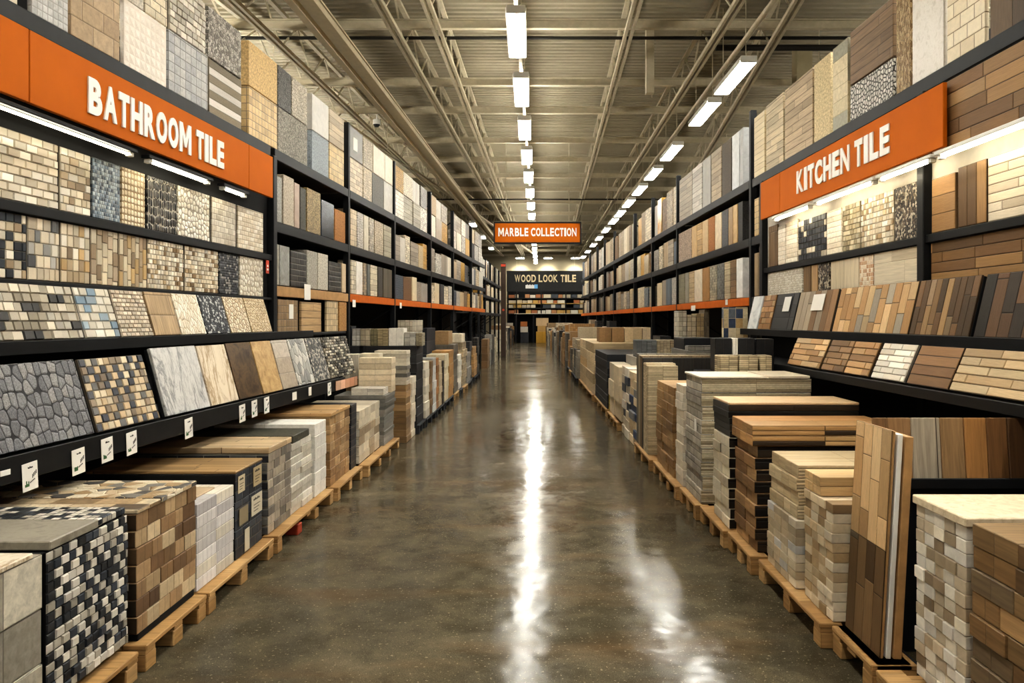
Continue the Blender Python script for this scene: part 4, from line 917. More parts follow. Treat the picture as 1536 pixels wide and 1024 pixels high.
rbox('L', 604, 622, 497, 513, 11.5, .45, (34, 36, 40), 'black drawer box over the cream gridded box', base=1.262) if False else None
stack('L', -1.9, 12.4, 13.6, 0, 1.6, .42, 9, 1, [(212, 200, 176), (200, 186, 160)], 'tall cream gridded pile by the rack', OK_GRID, noun='tile box')
stack('L', -1.88, 14.0, 15.25, 0, 1.45, .38, 6, 1, [(40, 42, 48), (52, 54, 60)], 'tall black box pile by the rack', OK_BOX, noun='black box', name='black_box')

for i, (a, b) in enumerate(((10.75, 11.42), (11.44, 12.6), (12.62, 13.7), (13.72, 15.2))): wood_pallet('L', -1.55 + .015 * i, a, b, 'dark pallet under the tile columns past the cream bricks, %s along' % od(i), dep=.36, nblk=3, dark=True)
for Xf, a, b, l in ((1.25, 11.05, 12.5, 'cream soft bag stack'), (1.25, 12.68, 15.05, 'long black sheet stack'), (1.22, 15.15, 19.32, 'large cream crate stack')): wood_pallet('R', Xf, a, b, 'pallet under the ' + l, dep=.28 if a < 12 else .9 if a < 15 else 1.2, nblk=4)
FP = [(222, 208, 180), (206, 190, 160), (190, 168, 132), (160, 128, 88), (132, 100, 66), (150, 146, 138), (60, 60, 62), (44, 46, 50), (228, 222, 208), (186, 142, 88), (176, 166, 148), (110, 104, 94)]
FK = [OK_BOX, OK_BOX, OK_LINES, OK_WBOX, OK_BRICK, OK_GRID, OK_TILEEND]
def far_row(side, t, tend, X0, slope, seed, where, deps, z0=.0):
    r = random.Random(seed); i = 0; s = -SIDES[side][2]
    while t < tend:
        w = r.uniform(.55, 1.05) * (1 + (t - 12) * .02); X = X0 + slope * t + s * r.uniform(0, .06); dep = clip(side, X, t, t + w, deps(t) + .04) - .04
        if dep < .12: t += w; continue
        z = r.uniform(.75, 1.2); c = r.choice(FP); n = 6 if t < 18 else 4 if t < 26 else 2
        k = r.choice(FK); c2 = tuple(v * .9 for v in c)
        if t < 24:
            wood_pallet(side, X - s * .02, t, t + w - .01, 'low pallet under the %s stack, distant %s row' % (od(i), where), dep=dep + .03, nblk=2, dark=r.random() < .6); zz = PT
        else: zz = 0
        stack(side, X, t, t + w - .02, zz, z, dep, n, 1, [c, c2, c], '%s stack, distant %s row' % (od(i), where), k, noun='tile box', jit=.02)
        if r.random() < .75 and dep > .35:
            a = s * r.uniform(.05, .2); c = r.choice(FP); h = r.uniform(.15, .34)
            wbox(X + a, X + s * (dep - .02), t + .05, t + w - .1, z + .001, z + h, r.choice(FK), c, 'display_box', '%s box on top of the %s stack, distant %s row' % (cname(c), od(i), where), None, None, .006)
        t += w; i += 1
far_row('L', 15.3, 25.2, -1.62, .01, 5, 'bathroom side', lambda t: max(.2, min(.7, 1.5 - .0596 * t + .05)))
far_row('L', 25.3, 52, -1.62, .011, 6, 'far bathroom side', lambda t: .75)

# kitchen side
BRW = [(130, 98, 60), (150, 114, 72), (112, 84, 54), (164, 128, 84), (138, 108, 70), (120, 100, 74)]
M_pn = cells('plank_near_edges', 1.6, .09, 0, [(120, 80, 46), (100, 66, 38), (140, 98, 58)], (50, 34, 22), .003, .5, 'woodu', .5)
stack('R', 1.6, 2.3, 2.8, PT, .86, .9, 9, 2, BRW, 'large brown plank stack', OK_WBOX, OK_WBOX, noun='plank block', name='plank_block', wj=.4, jit=.012, cat='plank')
stack('R', 1.6, 2.83, 3.2, PT, .835, .85, 14, 5, [(216, 204, 182), (196, 178, 150), (224, 214, 196), (170, 150, 122), (228, 220, 206), (146, 126, 100)], 'cream travertine stack', OK_PLAIN, noun='tile brick', name='tile_brick', wj=.15, jit=.008)
wbox(1.6, 2.45, 2.82, 3.21, .837, .872, stone('cream_rough_slab', [(186, 164, 128), (214, 194, 160), (226, 210, 180)], 24, .5), None, 'stone_slab', 'rough cream slab lying on the travertine brick stack', cat='slab')
# leaning display boards
def lean_board(x, y0, y1, z0, z1, th, lean, spec, label, top_split=None):
    ez = Vector((math.sin(lean), 0, math.cos(lean))); ex = Vector((0, -1, 0)); ey = ez.cross(ex)
    mw = Matrix(((ex.x, ey.x, ez.x, x), (ex.y, ey.y, ez.y, y1), (ex.z, ey.z, ez.z, z0), (0, 0, 0, 1))); W = y1 - y0; H = z1 - z0
    m = MB(); m.box(0, W, -th, 0, 0, H, .003); root = obj('plank_board', m, M_BEAMW, None, mw)
    if spec:
        k = H * .47
        obj('dark_wood_face', pieces(W, k, .004, .08, .4, 0, [(96, 72, 48), (120, 92, 60), (80, 62, 44), (136, 106, 70), (110, 96, 76), (146, 114, 74)], .002, .001, (50, 36, 24), 8, .003, .3, 1, None, True), P_WOODV, root, loc(0, -th - .001, 0))
        obj('light_wood_face', pieces(W, H - k, .004, .085, .3, 0, [(214, 176, 126), (200, 160, 108), (222, 188, 140), (190, 148, 98)], .002, .001, (120, 90, 56), 9, .003, .2, 1, None, True), P_WOODV, root, loc(0, -th - .001, k))
    return tag(root, label, 'board')
lean_board(1.535, 3.33, 3.69, PT + .004, 1.12, .012, .055, True, 'tall display board faced with light oak above dark walnut planks')
m = MB()
lb2 = lean_board(1.566, 3.325, 3.69, PT + .004, 1.105, .022, .055, False, 'white core board standing behind the oak and walnut board')
lb2.data.materials[0] = M_WHITE
lean_board(1.61, 3.32, 3.69, PT + .004, 1.095, .036, .055, False, 'brown backing board, rear of the three leaning boards')
# black stand with upright planks
root = empty('plank_stand', loc(1.68, 3.715, 0))
m = MB(); m.box(.0, .95, -.016, 0, 0, .80, .003); obj('panel', m, M_BLACK, root)
m = MB(); m.box(-.01, .95, -.075, .012, .802, .83, .004); m.box(-.01, .95, -.085, -.073, .80, .85, .003); obj('ledge', m, M_BLACK, root)
m = MB(); m.box(.06, .93, .065, .085, .83, 1.1, .003); obj('back_rest', m, M_DARK, root)
for k in (.05, .85):
    m = MB(); m.box(k, k + .04, -.3, -.018, 0, .04, .004); obj('foot', m, M_BLACK, root)
tag(root, 'black stand holding a row of upright wood planks', 'stand')
x = 1.66
for w, c, l in ((.07, (140, 104, 68), 'brown plank at the aisle end'), (.115, (156, 118, 78), 'mid brown plank'), (.14, (196, 180, 156), 'pale grey whitewashed plank'), (.115, (172, 134, 90), 'soft tan plank'), (.11, (160, 112, 60), 'knotted amber plank'), (.1, (120, 82, 46), 'dark brown plank'), (.12, (96, 66, 40), 'darkest brown plank'), (.11, (140, 100, 60), 'warm brown plank at the rack end'), (.1, (118, 84, 52), 'umber plank at the rack end')):
    m = MB(); m.box(0, w - .003, -.014, 0, 0, .295, .002)
    obj0 = obj('wood_plank', m, OK_VWOOD, None, loc(x, 3.70, .832) @ Matrix.Rotation(-.1, 4, 'X'), c); tag(obj0, l + ' standing in the row on the black stand', 'plank'); x += w
BRK = [(196, 170, 132), (176, 148, 108), (214, 194, 160), (160, 130, 92), (206, 186, 152), (222, 206, 178)]
stack('R', 1.47, 3.74, 4.12, PT, .70, .7, 12, 4, BRK, 'small tan brick stack', OK_PLAIN, noun='tile brick', name='tile_brick', jit=.006)
stack('R', 1.47, 3.9, 4.12, .702, .80, .6, 2, 2, [(206, 170, 118), (196, 160, 108)], 'plank pile on tan bricks', OK_WBOX, noun='plank bundle', name='plank_bundle')
stack('R', 1.45, 4.2, 4.7, PT, .5, .7, 8, 4, [(206, 190, 160), (190, 170, 138), (176, 158, 130), (216, 202, 176), (186, 184, 180)], 'cream lower brick stack', OK_PLAIN, noun='tile brick', name='tile_brick')
stack('R', 1.45, 4.22, 4.7, .502, .80, .7, 4, 2, [(206, 184, 144), (214, 192, 152), (196, 172, 132)], 'cream plank pile on bricks', OK_WBOX, OK_LINES, noun='plank bundle', name='plank_bundle', jit=.02)
M_dk = cells('dark_plank_edges', 2, .05, 0, [(44, 36, 28), (60, 48, 36), (36, 30, 26)], (24, 20, 16), .003, .5, 'woodu', .4)
stack('R', 1.42, 4.86, 5.34, PT, .80, .9, 9, 2, [(150, 112, 70), (166, 128, 84), (134, 98, 62), (176, 138, 92)], 'dark edged brown stack', OK_WBOX, M_dk, noun='plank bundle', name='plank_bundle', jit=.012, wj=.3)
stack('R', 1.40, 4.84, 5.34, .802, .935, .92, 2, 2, [(186, 140, 86), (170, 124, 74)], 'honey layers over brown stack', OK_WBOX, cells('honey_edges', 2, .03, 0, [(196, 150, 92), (70, 54, 38), (206, 164, 106)], (60, 44, 30), .003, .5, 'woodu', .3), noun='plank bundle', name='plank_bundle')
stack('R', 1.39, 5.4, 5.86, PT, .77, .85, 9, 2, [(206, 194, 166), (196, 182, 154), (216, 204, 178)], 'cream bricks below black sheets', OK_BOX, M_dk, noun='tile brick', name='tile_brick', jit=.012)
stack('R', 1.39, 5.4, 5.86, .772, 1.0, .92, 5, 1, [(50, 48, 46), (60, 58, 56), (42, 42, 42)], 'black sheet pile', OK_BOX, M_dk, noun='black sheet pack', name='sheet_pack', jit=.012)
wbox(1.4, 2.32, 5.4, 5.86, 1.002, 1.02, OK_PLAIN, (206, 172, 130), 'wood_board', 'pale tan lid board over the black sheet pile', cat='board')
M_le = cells('cream_sheet_edges', 3, .014, 0, [(206, 190, 156), (176, 158, 124), (222, 206, 174), (150, 134, 104)], (110, 96, 72), .002, .55)
NB = stack('R', 1.36, 6.14, 6.74, PT, 1.13, .88, 9, 1, [(190, 182, 164), (176, 168, 152), (164, 156, 144)], 'tall grey cream stack', OK_BRICK, M_le, noun='sheet carton', name='sheet_carton', jit=.012)
wbox(1.36, 1.9, 6.13, 6.74, 1.132, 1.15, OK_PLAIN, (216, 204, 182), 'cover_sheet', 'pale lid sheet over the tall grey cream stack, aisle end', cat='sheet')
wbox(1.91, 2.24, 6.13, 6.74, 1.132, 1.155, OK_PLAIN, (206, 192, 168), 'cover_sheet', 'pale lid sheet over the tall grey cream stack, ledge end', cat='sheet')
m = MB(); m.box(-.003, 0, 0, .07, 0, .1, .0005); nb = NB[(3, 0)]; obj('paper_note', m, M_PAPER, nb, loc(1.357 - nb.location.x, 6.25 - nb.location.y, .005))
stack('R', 1.34, 6.77, 7.1, PT, 1.02, .34, 12, 1, [(224, 214, 194), (212, 200, 178)], 'narrow white tile column', OK_BOX, noun='tile pack', name='tile_pack', jit=.012)
stack('R', 1.32, 7.13, 8.05, PT, .97, .36, 10, 3, [(156, 120, 76), (170, 134, 88), (140, 106, 66)], 'narrow brown stack', OK_WBOX, OK_WBOX, noun='wood brick', name='wood_brick', jit=.012)
s0 = 'back row display on the kitchen side'
stack('R', 1.79, 6.82, 7.3, 0, 1.12, .43, 4, 1, [(196, 182, 154)], 'cream pile behind brown stack', noun='tile pack', name='tile_pack')
for a, b, c, l in ((1080, 1107, (176, 158, 124), 'first'), (1109, 1137, (186, 168, 134), 'second'), (1140, 1158, (196, 178, 142), 'third')):
    rbox('R', a, b, 533, None, 6.82, .2, c, l + ' beige sheet bundle in the ' + s0, OK_LINES, base=1.122, name='sheet_bundle')
rbox('R', 1073, 1098, 507, None, 7.08, .2, (36, 36, 38), 'black box with pale frame, first in the ' + s0, base=1.122, name='sample_box'); rbox('R', 1099, 1107, 507, None, 7.08, .2, (226, 220, 206), 'white divider pack in the ' + s0, base=1.122, name='sample_box')
rbox('R', 1108, 1132, 507, None, 7.08, .2, (38, 38, 40), 'black box, second in the ' + s0, base=1.122, name='sample_box'); rbox('R', 1134, 1161, 508, None, 7.08, .2, (30, 31, 34), 'large black box by the tan ledger bricks, ' + s0, base=1.122, name='sample_box')
# upright sheet crate
for k, (w, z, c, l) in enumerate(((.16, 1.2, (120, 112, 100), 'grey sheet'), (.14, 1.19, (176, 160, 132), 'beige sheet'), (.14, 1.185, (132, 108, 76), 'brown sheet'), (.12, 1.17, (60, 56, 52), 'dark sheet'), (.2, 1.12, (206, 186, 150), 'cream layered sheet'), (.14, 1.1, (196, 176, 140), 'tan layered sheet'))):
    t1 = 9.28 - sum((.16, .14, .14, .12, .2, .14)[:k]); wbox(1.29, 2.2 if k < 4 else 1.62, t1 - w + .006, t1, PT, z, OK_VWOOD if k < 4 else OK_LINES, c, 'sheet_pack', l + ' pack standing on edge in the crate beyond the narrow brown stack', cat='sheet')
wbox(1.79, 2.2, 8.2, 8.4, 0, 1.06, OK_PLAIN, (40, 42, 46), 'display_board', 'wide black panel standing behind the narrow brown stack', cat='panel')
stack('R', 1.29, 9.35, 10.2, PT - .126, .93, .34, 9, 2, [(206, 180, 138), (60, 78, 116), (222, 200, 164), (150, 150, 150)], 'blue and beige box stack', OK_BOX, jit=.03)
stack('R', 1.29, 10.23, 11.0, PT - .126, .95, .34, 8, 2, [(222, 212, 194), (70, 76, 88), (206, 190, 162)], 'white and slate box stack', OK_BOX, jit=.03)
stack('R', 1.27, 11.05, 12.5, PT, .92, .24, 3, 2, [(220, 204, 174), (212, 194, 162)], 'cream soft bag stack', OK_PLAIN, noun='bag', name='tile_bag', jit=.04)
stack('R', 1.27, 12.7, 15.0, PT, 1.03, .8, 8, 1, [(40, 42, 46), (52, 54, 58)], 'long black sheet stack', OK_BOX, noun='black sheet pack', name='sheet_pack', jit=.01)
wbox(1.3, 1.42, 12.56, 12.65, .0, .56, OK_LINES, (186, 160, 50), 'yellow_pack', 'yellow green pack standing before the long black sheet stack', cat='tile box')
stack('R', 1.24, 15.2, 19.3, PT, 1.14, 1.2, 5, 2, [(222, 200, 160), (200, 164, 112), (210, 184, 140)], 'large cream crate stack', OK_WBOX, noun='crate box', name='crate_box', jit=.02)
q = 'box in the row on the large cream crates'
for a, b, c, l in ((903, 921, (150, 116, 76), 'brown'), (922, 940, (166, 132, 90), 'tan'), (941, 967, (222, 198, 156), 'cream'), (968, 980, (226, 206, 170), 'pale cream')):
    rbox('R', a - 4, b - 4, 491, None, 16.0, .6, c, '%s %s' % (l, q), base=1.142)
stack('R', 1.55, 11.2, 12.4, 0, 1.05, .8, 3, 1, [(150, 144, 132)], 'grey pile behind cream bags', noun='tile pack', name='tile_pack')
for a, b, c, l in ((955, 970, (104, 106, 106), 'first dark grey'), (970.5, 985, (112, 114, 114), 'second dark grey'), (985.5, 995, (190, 172, 138), 'first beige'), (995.5, 1005, (196, 178, 146), 'second beige'), (1005.5, 1016, (184, 166, 134), 'third beige')):
    rbox('R', a, b, 510, None, 11.3, .4, c, l + ' sheet bundle on the grey support pile', OK_LINES, base=1.052, name='sheet_bundle')
stack('R', 1.95, 9.5, 10.6, 0, 1.22, .42, 3, 1, [(120, 116, 108)], 'taupe pile by blue tiles', noun='tile pack', name='tile_pack')
wbox(1.97, 2.36, 9.8, 10.5, 1.222, 1.37, OK_PLAIN, (40, 42, 46), 'display_board', 'long black tray on the taupe support pile', cat='tray'); wbox(1.97, 2.36, 9.55, 9.75, 1.222, 1.28, OK_TILEEND, (140, 136, 126), 'sheet_bundle', 'low grey tile bundle before the long black tray')
stack('R', 2.4, 9.45, 9.75, 0, 1.38, .3, 3, 1, [(140, 124, 96)], 'brown pile by kitchen rack', noun='tile pack', name='tile_pack')
M_bt = cells('blue_cream_patch', .09, .12, 0, [(70, 84, 112), (206, 186, 146), (222, 206, 172), (110, 118, 130), (196, 160, 104)], (206, 190, 160), .003)
wbox(2.40, 2.70, 9.5, 9.6, 1.382, 1.76, M_bt, None, 'tile_pack', 'blue and cream patchwork tile panel by the kitchen rack upright', cat='tile pack')
for a, b, rt, c, l in ((1018, 1030, 466, (206, 196, 174), 'pale stone'), (1031, 1044, 472, (214, 196, 162), 'cream'), (1045, 1056, 470, (176, 150, 110), 'tan'), (1056.5, 1064, 464, (120, 104, 84), 'brown')):
    rbox('R', a, b, rt, None, 12.3, .4, c, l + ' tall tile column in the first kitchen side bay', OK_GRID, base=0, name='tile_tower')
r = random.Random(8)
for i, t in enumerate([14.6 + 1.1 * k for k in range(14)]):
    z = r.uniform(1.2, 1.62); c = r.choice(FP)
    if 0 < i < 5: continue
    wbox(2.49 - .0217 * (t - 14), 2.7 - .0217 * (t - 14), t, t + .85, 0, z, r.choice(FK), c, 'tile_tower', '%s tall tile column, %s along under the kitchen side racks' % (cname(c), od(i)))
far_row('R', 19.4, 52, 1.22, -.003, 9, 'kitchen side', lambda t: .95)
# first bathroom bay, standing samples on the low shelf
rack_low = empty('low_shelf', basis('L', 7.95, 0, 0)); m = MB(); ubox(m, 'L', .06, 2.4, -.5, -.004, 1.42, 1.45, .004); obj('shelf_deck', m, M_BLACK, rack_low)
for s in (.07, 2.3):
    m = MB(); ubox(m, 'L', s, s + .04, -.3, -.26, 0, 1.419, .004); obj('leg', m, M_BLACK, rack_low)
tag(rack_low, 'low black shelf in the first bathroom side rack bay', 'shelf')
for a, b, k, c, zt, l in ((417, 447, 'grid', (150, 122, 88), 1.82, 'brown gridded'), (452, 482, 'plank', (196, 160, 112), 1.81, 'tan plank'), (490, 507, 'grid', (206, 182, 142), 1.84, 'cream gridded'), (509, 520, 'rough', (176, 128, 72), 1.84, 'amber speckled')):
    o = tile('L', a, b, 1.451, zt, k, c, l + ' tile board standing on the low shelf', D=.03, u=-.01)
    if a == 417: m = MB(); m.box(.3, .42, -.034, -.031, .16, .32); obj('paper_card', m, M_PAPER, o)

# ------------------------------------------------------------------ setting
ZC = 7.25
def floor_mat():
    t = NT('polished_concrete'); tc = t.n('ShaderNodeTexCoord').outputs['Object']
    n1 = t.noise(tc, .55, 6, .6, .4); n2 = t.noise(tc, 3.2, 8, .7, .3); n3 = t.noise(tc, 170, 2, .6); n4 = t.noise(t.scale(tc, .35, 1.3, 1), 1.6, 5, .6)
    c = t.ramp(t.mapr(t.m('ADD', t.m('MULTIPLY', n1, .45), t.m('MULTIPLY', n2, .55)), .3, .7), [(0, lin((48, 42, 31))), (.4, lin((74, 67, 51))), (.7, lin((94, 85, 66))), (1, lin((118, 107, 84)))])
    k = t.mapr(n3, .35, .7, .72, 1.32); c = t.mix(1.0, c, t.comb(k, k, k), 'MULTIPLY')
    o = t.mapr(n4, .5, .7, 0, .4); c = t.mix(o, c, lin((108, 80, 48))); n6 = t.noise(tc, 60, 2, .5); c = t.mix(t.mapr(n6, .64, .7, 0, .45), c, lin((168, 152, 122)))
    t.col(c); t.rough(t.mapr(t.m('ADD', t.m('MULTIPLY', n1, .5), t.m('MULTIPLY', n2, .5)), .38, .62, .08, .22)); t.b.inputs['Specular IOR Level'].default_value = .085
    n5 = t.noise(tc, 1.7, 3, .55); t.bump(t.m('ADD', t.m('MULTIPLY', n5, 1.0), t.m('MULTIPLY', n3, .02)), .28, .03)
    return t.mat
XL, XR, YB, YE = -13.0, 14.0, -8.0, 62.0
m = MB(); m.box(XL, XR, YB, YE, -.2, 0); structure(obj('floor', m, floor_mat()))
M_jnt = plain('floor_joint', (58, 50, 38), .5)
def corr():
    m = MB(); p = .19; y = YB; pr = [(0, 0), (.07, 0), (.095, .05), (.165, .05), (.19, 0)]
    b = []
    while y < YE:
        for dy, dz in pr[:-1]:
            b.append((y + dy, ZC + dz))
        y += p
    for (y0, z0), (y1, z1) in zip(b[:-1], b[1:]): m.quad([(XL, y0, z0), (XR, y0, z0), (XR, y1, z1), (XL, y1, z1)])
    return m
structure(obj('ceiling', corr(), plain('roof_deck', (150, 140, 116), .75, 0, .08, 2)))
M_WALL = plain('olive_wall', (150, 138, 110), .8, 0, .05, 1.0); M_WDK = plain('brown_side_wall', (140, 126, 104), .8, 0, .06, 1.0)
for nm, bx, mt in (('wall_left', (XL - .2, XL, YB, YE, 0, ZC), M_WDK), ('wall_right', (XR, XR + .2, YB, YE, 0, ZC), M_WDK), ('wall_back', (XL, XR, YE, YE + .2, 0, ZC), M_WALL), ('wall_front', (XL, XR, YB - .2, YB, 0, ZC), M_WDK)):
    m = MB(); m.box(*bx); structure(obj(nm, m, mt))
# roof purlins across and joists along
for y in (-1.0, 2.2, 5.0, 8.0, 10.6, 13.2, 16.4, 18.6, 21.7, 24.3, 27.0, 29.8, 33.0, 36.5, 40, 44, 48, 52, 56, 60):
    m = MB(); z = 6.62
    m.box(XL, XR, y - .05, y + .05, z - .012, z + .012); m.box(XL, XR, y - .012, y + .012, z, z + .14); m.box(XL, XR, y - .05, y + .05, z + .13, z + .15)
    structure(obj('ceiling_purlin', m, M_CEIL))
def joist(p1, p2, z, hgt=.62, w=.1, webs=True):
    """truss running along the room through two image points at height z"""
    pts = []
    for px, row in (p1, p2):
        y = (z - EYE) * F / (HY - row); pts.append(((px - VX) * y / F, y))
    (xa, ya), (xb, yb) = pts; k = (xb - xa) / (yb - ya); X = lambda y: xa + k * (y - ya)
    y0, y1 = -4.0, 58.0; m = MB()
    for dx in (-w / 2, w / 2): m.bar((X(y0) + dx, y0, z), (X(y1) + dx, y1, z), .05, .07)
    if webs:
        m.bar((X(y0), y0, z + hgt), (X(y1), y1, z + hgt), .08, .06); y = y0; up = False
        while y < y1 - .8:
            a, b = (z, z + hgt) if not up else (z + hgt, z); m.bar((X(y), y, a), (X(y + .8), y + .8, b), .028); up = not up; y += .8
    structure(obj('ceiling_joist', m, M_CEIL))
joist((957, 0), (871, 309), 6.45); joist((1110, 0), (921, 301), 6.45); joist((1198, 0), (1106, 155), 6.45); joist((638, 0), (747, 283), 6.45)
joist((565.6, 0), (741, 308.6), 6.45); joist((347, 0), (519, 162), 6.45); joist((250, 0), (470, 152), 6.45, .6, .07)
def run(p1, p2, z, w, h, mat, name, label, cat, shape='box', y0=-3.0, y1=46.0):
    pts = []
    for px, row in (p1, p2):
        y = (z - EYE) * F / (HY - row); pts.append(((px - VX) * y / F, y))
    (xa, ya), (xb, yb) = pts; k = (xb - xa) / (yb - ya); X = lambda y: xa + k * (y - ya); m = MB()
    if shape == 'tray':
        for dx in (-w * .36, w * .36): m.bar((X(y0) + dx, y0, z), (X(y1) + dx, y1, z), w * .28, h)
        m.bar((X(y0), y0, z + h), (X(y1), y1, z + h), w, .03)
    elif shape == 'pipe': m.cyl((X(y0), y0, z), (X(y1), y1, z), w, n=10)
    else: m.bar((X(y0), y0, z), (X(y1), y1, z), w, h)
    o = obj(name, m, mat); o['kind'] = 'structure'; return o
M_TRAY = plain('cable_tray_paint', (200, 184, 150), .6, .1, .08)
run((452, 0), (703, 314), 6.2, .42, .1, M_TRAY, 'ceiling_cable_tray', '', '', 'tray')
run((1162, 0), (953, 281), 6.1, .045, 0, M_CEIL, 'ceiling_conduit', '', '', 'pipe')
M_PIPE = plain('dark_pipe', (48, 44, 38), .6, .2, .1)
for y, z, r0, x0, x1 in ((14.0, 6.75, .03, -12.5, 13.5), (30.5, 6.4, .03, -12.5, 13.5)):
    m = MB(); m.cyl((x0, y, z), (x1, y, z), r0, n=10); structure(obj('ceiling_pipe', m, M_PIPE))
m = MB(); m.cyl((3.4, 14.02, 6.58), (12.0, 14.02, 6.58), .055, n=10); structure(obj('ceiling_pipe', m, M_PIPE))
m = MB(); m.box(5.5, 5.82, 15.8, 16.1, 0, ZC); structure(obj('trim_column_1', m, plain('column_paint', (166, 154, 120), .7, 0, .05)))
m = MB(); m.box(2.2, 2.35, 14.5, 14.65, 5.9, ZC); structure(obj('trim_hanger_1', m, M_CEIL))
# thin drop rods and small boxes in the roof
r = random.Random(3)
m = MB()
for k in range(46):
    x, y = r.choice((r.uniform(-9, -2.2), r.uniform(2.4, 10))), r.uniform(9, 45); m.bar((x, y, r.uniform(5.9, 6.5)), (x, y, ZC), .02)
structure(obj('ceiling_hangers', m, M_CEIL))

# ------------------------------------------------------------------ lights
def ceiling_light(x, y, label, L=1.72, z=5.7, group='long fluorescent fittings', up=None, tm=None):
    root = empty('ceiling_light', loc(x, y, z)); w = .26
    m = MB()
    m.box(-w / 2, w / 2, -L / 2, L / 2, .03, .075, .006); m.box(-w / 2 - .012, -w / 2, -L / 2, L / 2, -.008, .075, .003); m.box(w / 2, w / 2 + .012, -L / 2, L / 2, -.008, .075, .003)
    m.box(-w / 2, w / 2, -L / 2 - .05, -L / 2, -.01, .09, .006); m.box(-w / 2, w / 2, L / 2, L / 2 + .05, -.01, .09, .006); obj('housing', m, M_WHITE, root)
    for s in (-.062, .062):
        m = MB(); m.box(s - .055, s + .055, -L / 2 + .01, L / 2 - .01, .0, .028, .008); obj('tube', m, tm or M_TUBE, root)
    for s in (-L * .42, L * .42): m = MB(); m.bar((0, s, .076), (0, s, ZC - z - .05), .012); obj('hanging_rod', m, M_CEIL, root)
    if up:
        m = MB(); m.box(-.03, .03, -L * .4, L * .4, .078, .1, .006); obj('added_uplight', m, up, root)  # emissive top strip added only to brighten the roof
    return tag(root, label, 'ceiling light', group)
i = 0; y = -6.3
while y < 56:
    x = -.33 + .0137 * y
    lab = 'fluorescent light of the middle row, %s counting from the visible end' % od(i - 6) if i >= 6 else 'fluorescent light of the middle row, %s one behind the view' % od(5 - i)
    ceiling_light(x, y + .9, lab, up=M_UP, tm=M_TUBEM); y += 2.74 if i != 5 else 2.8; i += 1
for k, y in enumerate((1.0, 3.6, 6.1, 8.5, 13.05, 15.3, 18.85, 21.6, 24.3, 27.0, 29.6, 31.9, 35.0, 38.5, 42, 46, 50)):
    ceiling_light(3.47, y, 'fluorescent light of the row over the kitchen racks, %s along' % od(k))
for k, y in enumerate((0, 3, 6, 9, 12, 15, 18, 21, 24, 27)): ceiling_light(-6.6, y, 'added unseen fluorescent light, row behind the bathroom racks, %s along' % od(k), up=M_ADDED_UPS, tm=M_TUBEL)  # out-of-view row added as fill for the aisle and ceiling
for k, y in enumerate((0, 3.5, 7, 10.5, 14, 17.5, 21, 24.5, 28, 34, 40)): ceiling_light(9.2, y, 'added unseen fluorescent light, row far behind the kitchen racks, %s along' % od(k), up=M_ADDED_UPS)  # another unseen row, added to light the ceiling from this side
for k, y in enumerate((33.0, 38, 44)): ceiling_light(-2.45 + .02 * (y - 33), y, 'fluorescent light over the distant bathroom racks, %s along' % od(k), 1.2)
m = MB(); m.bar((-.42, -6, 5.95), (.35, 50, 5.95), .05, .04); structure(obj('ceiling_conduit', m, M_CEIL))
for k, px in enumerate((780, 822, 863)):
    y = 60.6; x = (px - VX) * y / F
    root = empty('wall_spotlight', loc(x, y, 6.5)); m = MB(); m.cyl((0, 0, 0), (0, 0, .2), .38, .2, 20); obj('shade', m, M_WHITE, root)
    m = MB(); m.cyl((0, 0, -.03), (0, 0, -.002), .33, .33, 20); obj('bulb', m, M_TUBE, root)
    m = MB(); m.bar((0, 0, .2), (0, 0, ZC - 6.51), .03); obj('hanging_rod', m, M_CEIL, root)
    tag(root, '%s round spotlight shining on the far olive wall' % od(k), 'spotlight')
    ld = bpy.data.lights.new('wall_wash', 'SPOT'); ld.energy = 520; ld.spot_size = 1.5; ld.spot_blend = 1.0; ld.color = (1, .9, .74); ld.shadow_soft_size = .25
    lo = bpy.data.objects.new('wall_wash', ld); COL.objects.link(lo); lo.parent = root; lo.location = (0, .2, -.12); lo.rotation_euler = (.7, 0, 0)
# dome camera
root = empty('security_camera', loc(-4.0, 20, 6.7)); m = MB(); m.cyl((0, 0, 0), (0, 0, .12), .1, .1, 16); m.cyl((0, 0, .12), (0, 0, .5), .02); obj('housing', m, M_WHITE, root)
m = MB(); m.cyl((0, 0, -.06), (0, 0, 0), .05, .09, 16); obj('dome', m, M_DARK, root); tag(root, 'white dome security camera under the roof over the bathroom racks', 'camera')

# ------------------------------------------------------------------ hanging signs
def hanging_sign(y, pa, pb, rt, rb, mat, text, tpa, tpb, trt, trb, lmat, label, frame):
    X = lambda p: (p - VX) * y / F; Z = lambda q: EYE + (HY - q) * y / F
    cx, z0, W, H = (X(pa) + X(pb)) / 2, Z(rb), X(pb) - X(pa), Z(rt) - Z(rb)
    root = empty('hanging_sign', loc(cx, y, z0))
    m = MB(); m.box(-W / 2, W / 2, -.04, .04, 0, H, .01); obj('sign_panel', m, mat, root)
    if frame:
        m = MB()
        for a in ((-W / 2 - .04, W / 2 + .04, -.05, .05, H, H + .05), (-W / 2 - .04, W / 2 + .04, -.05, .05, -.05, 0), (-W / 2 - .04, -W / 2, -.05, .05, 0, H), (W / 2, W / 2 + .04, -.05, .05, 0, H)): m.box(*a, .004)
        obj('frame', m, M_BLACK, root)
    me = text_mesh(text, lmat, X(tpb) - X(tpa), Z(trt) - Z(trb), .02, .03)
    o = bpy.data.objects.new('lettering', me); COL.objects.link(o); o.parent = root; o.location = ((X(tpa) + X(tpb)) / 2 - cx, -.043, (Z(trt) + Z(trb)) / 2 - z0)
    for s in (-W * .37, W * .37):
        m = MB(); m.bar((s, 0, H), (s, 0, ZC - z0), .02); obj('cable', m, M_CEIL, root)
    tag(root, label, 'sign'); return root, cx, z0, X, Z
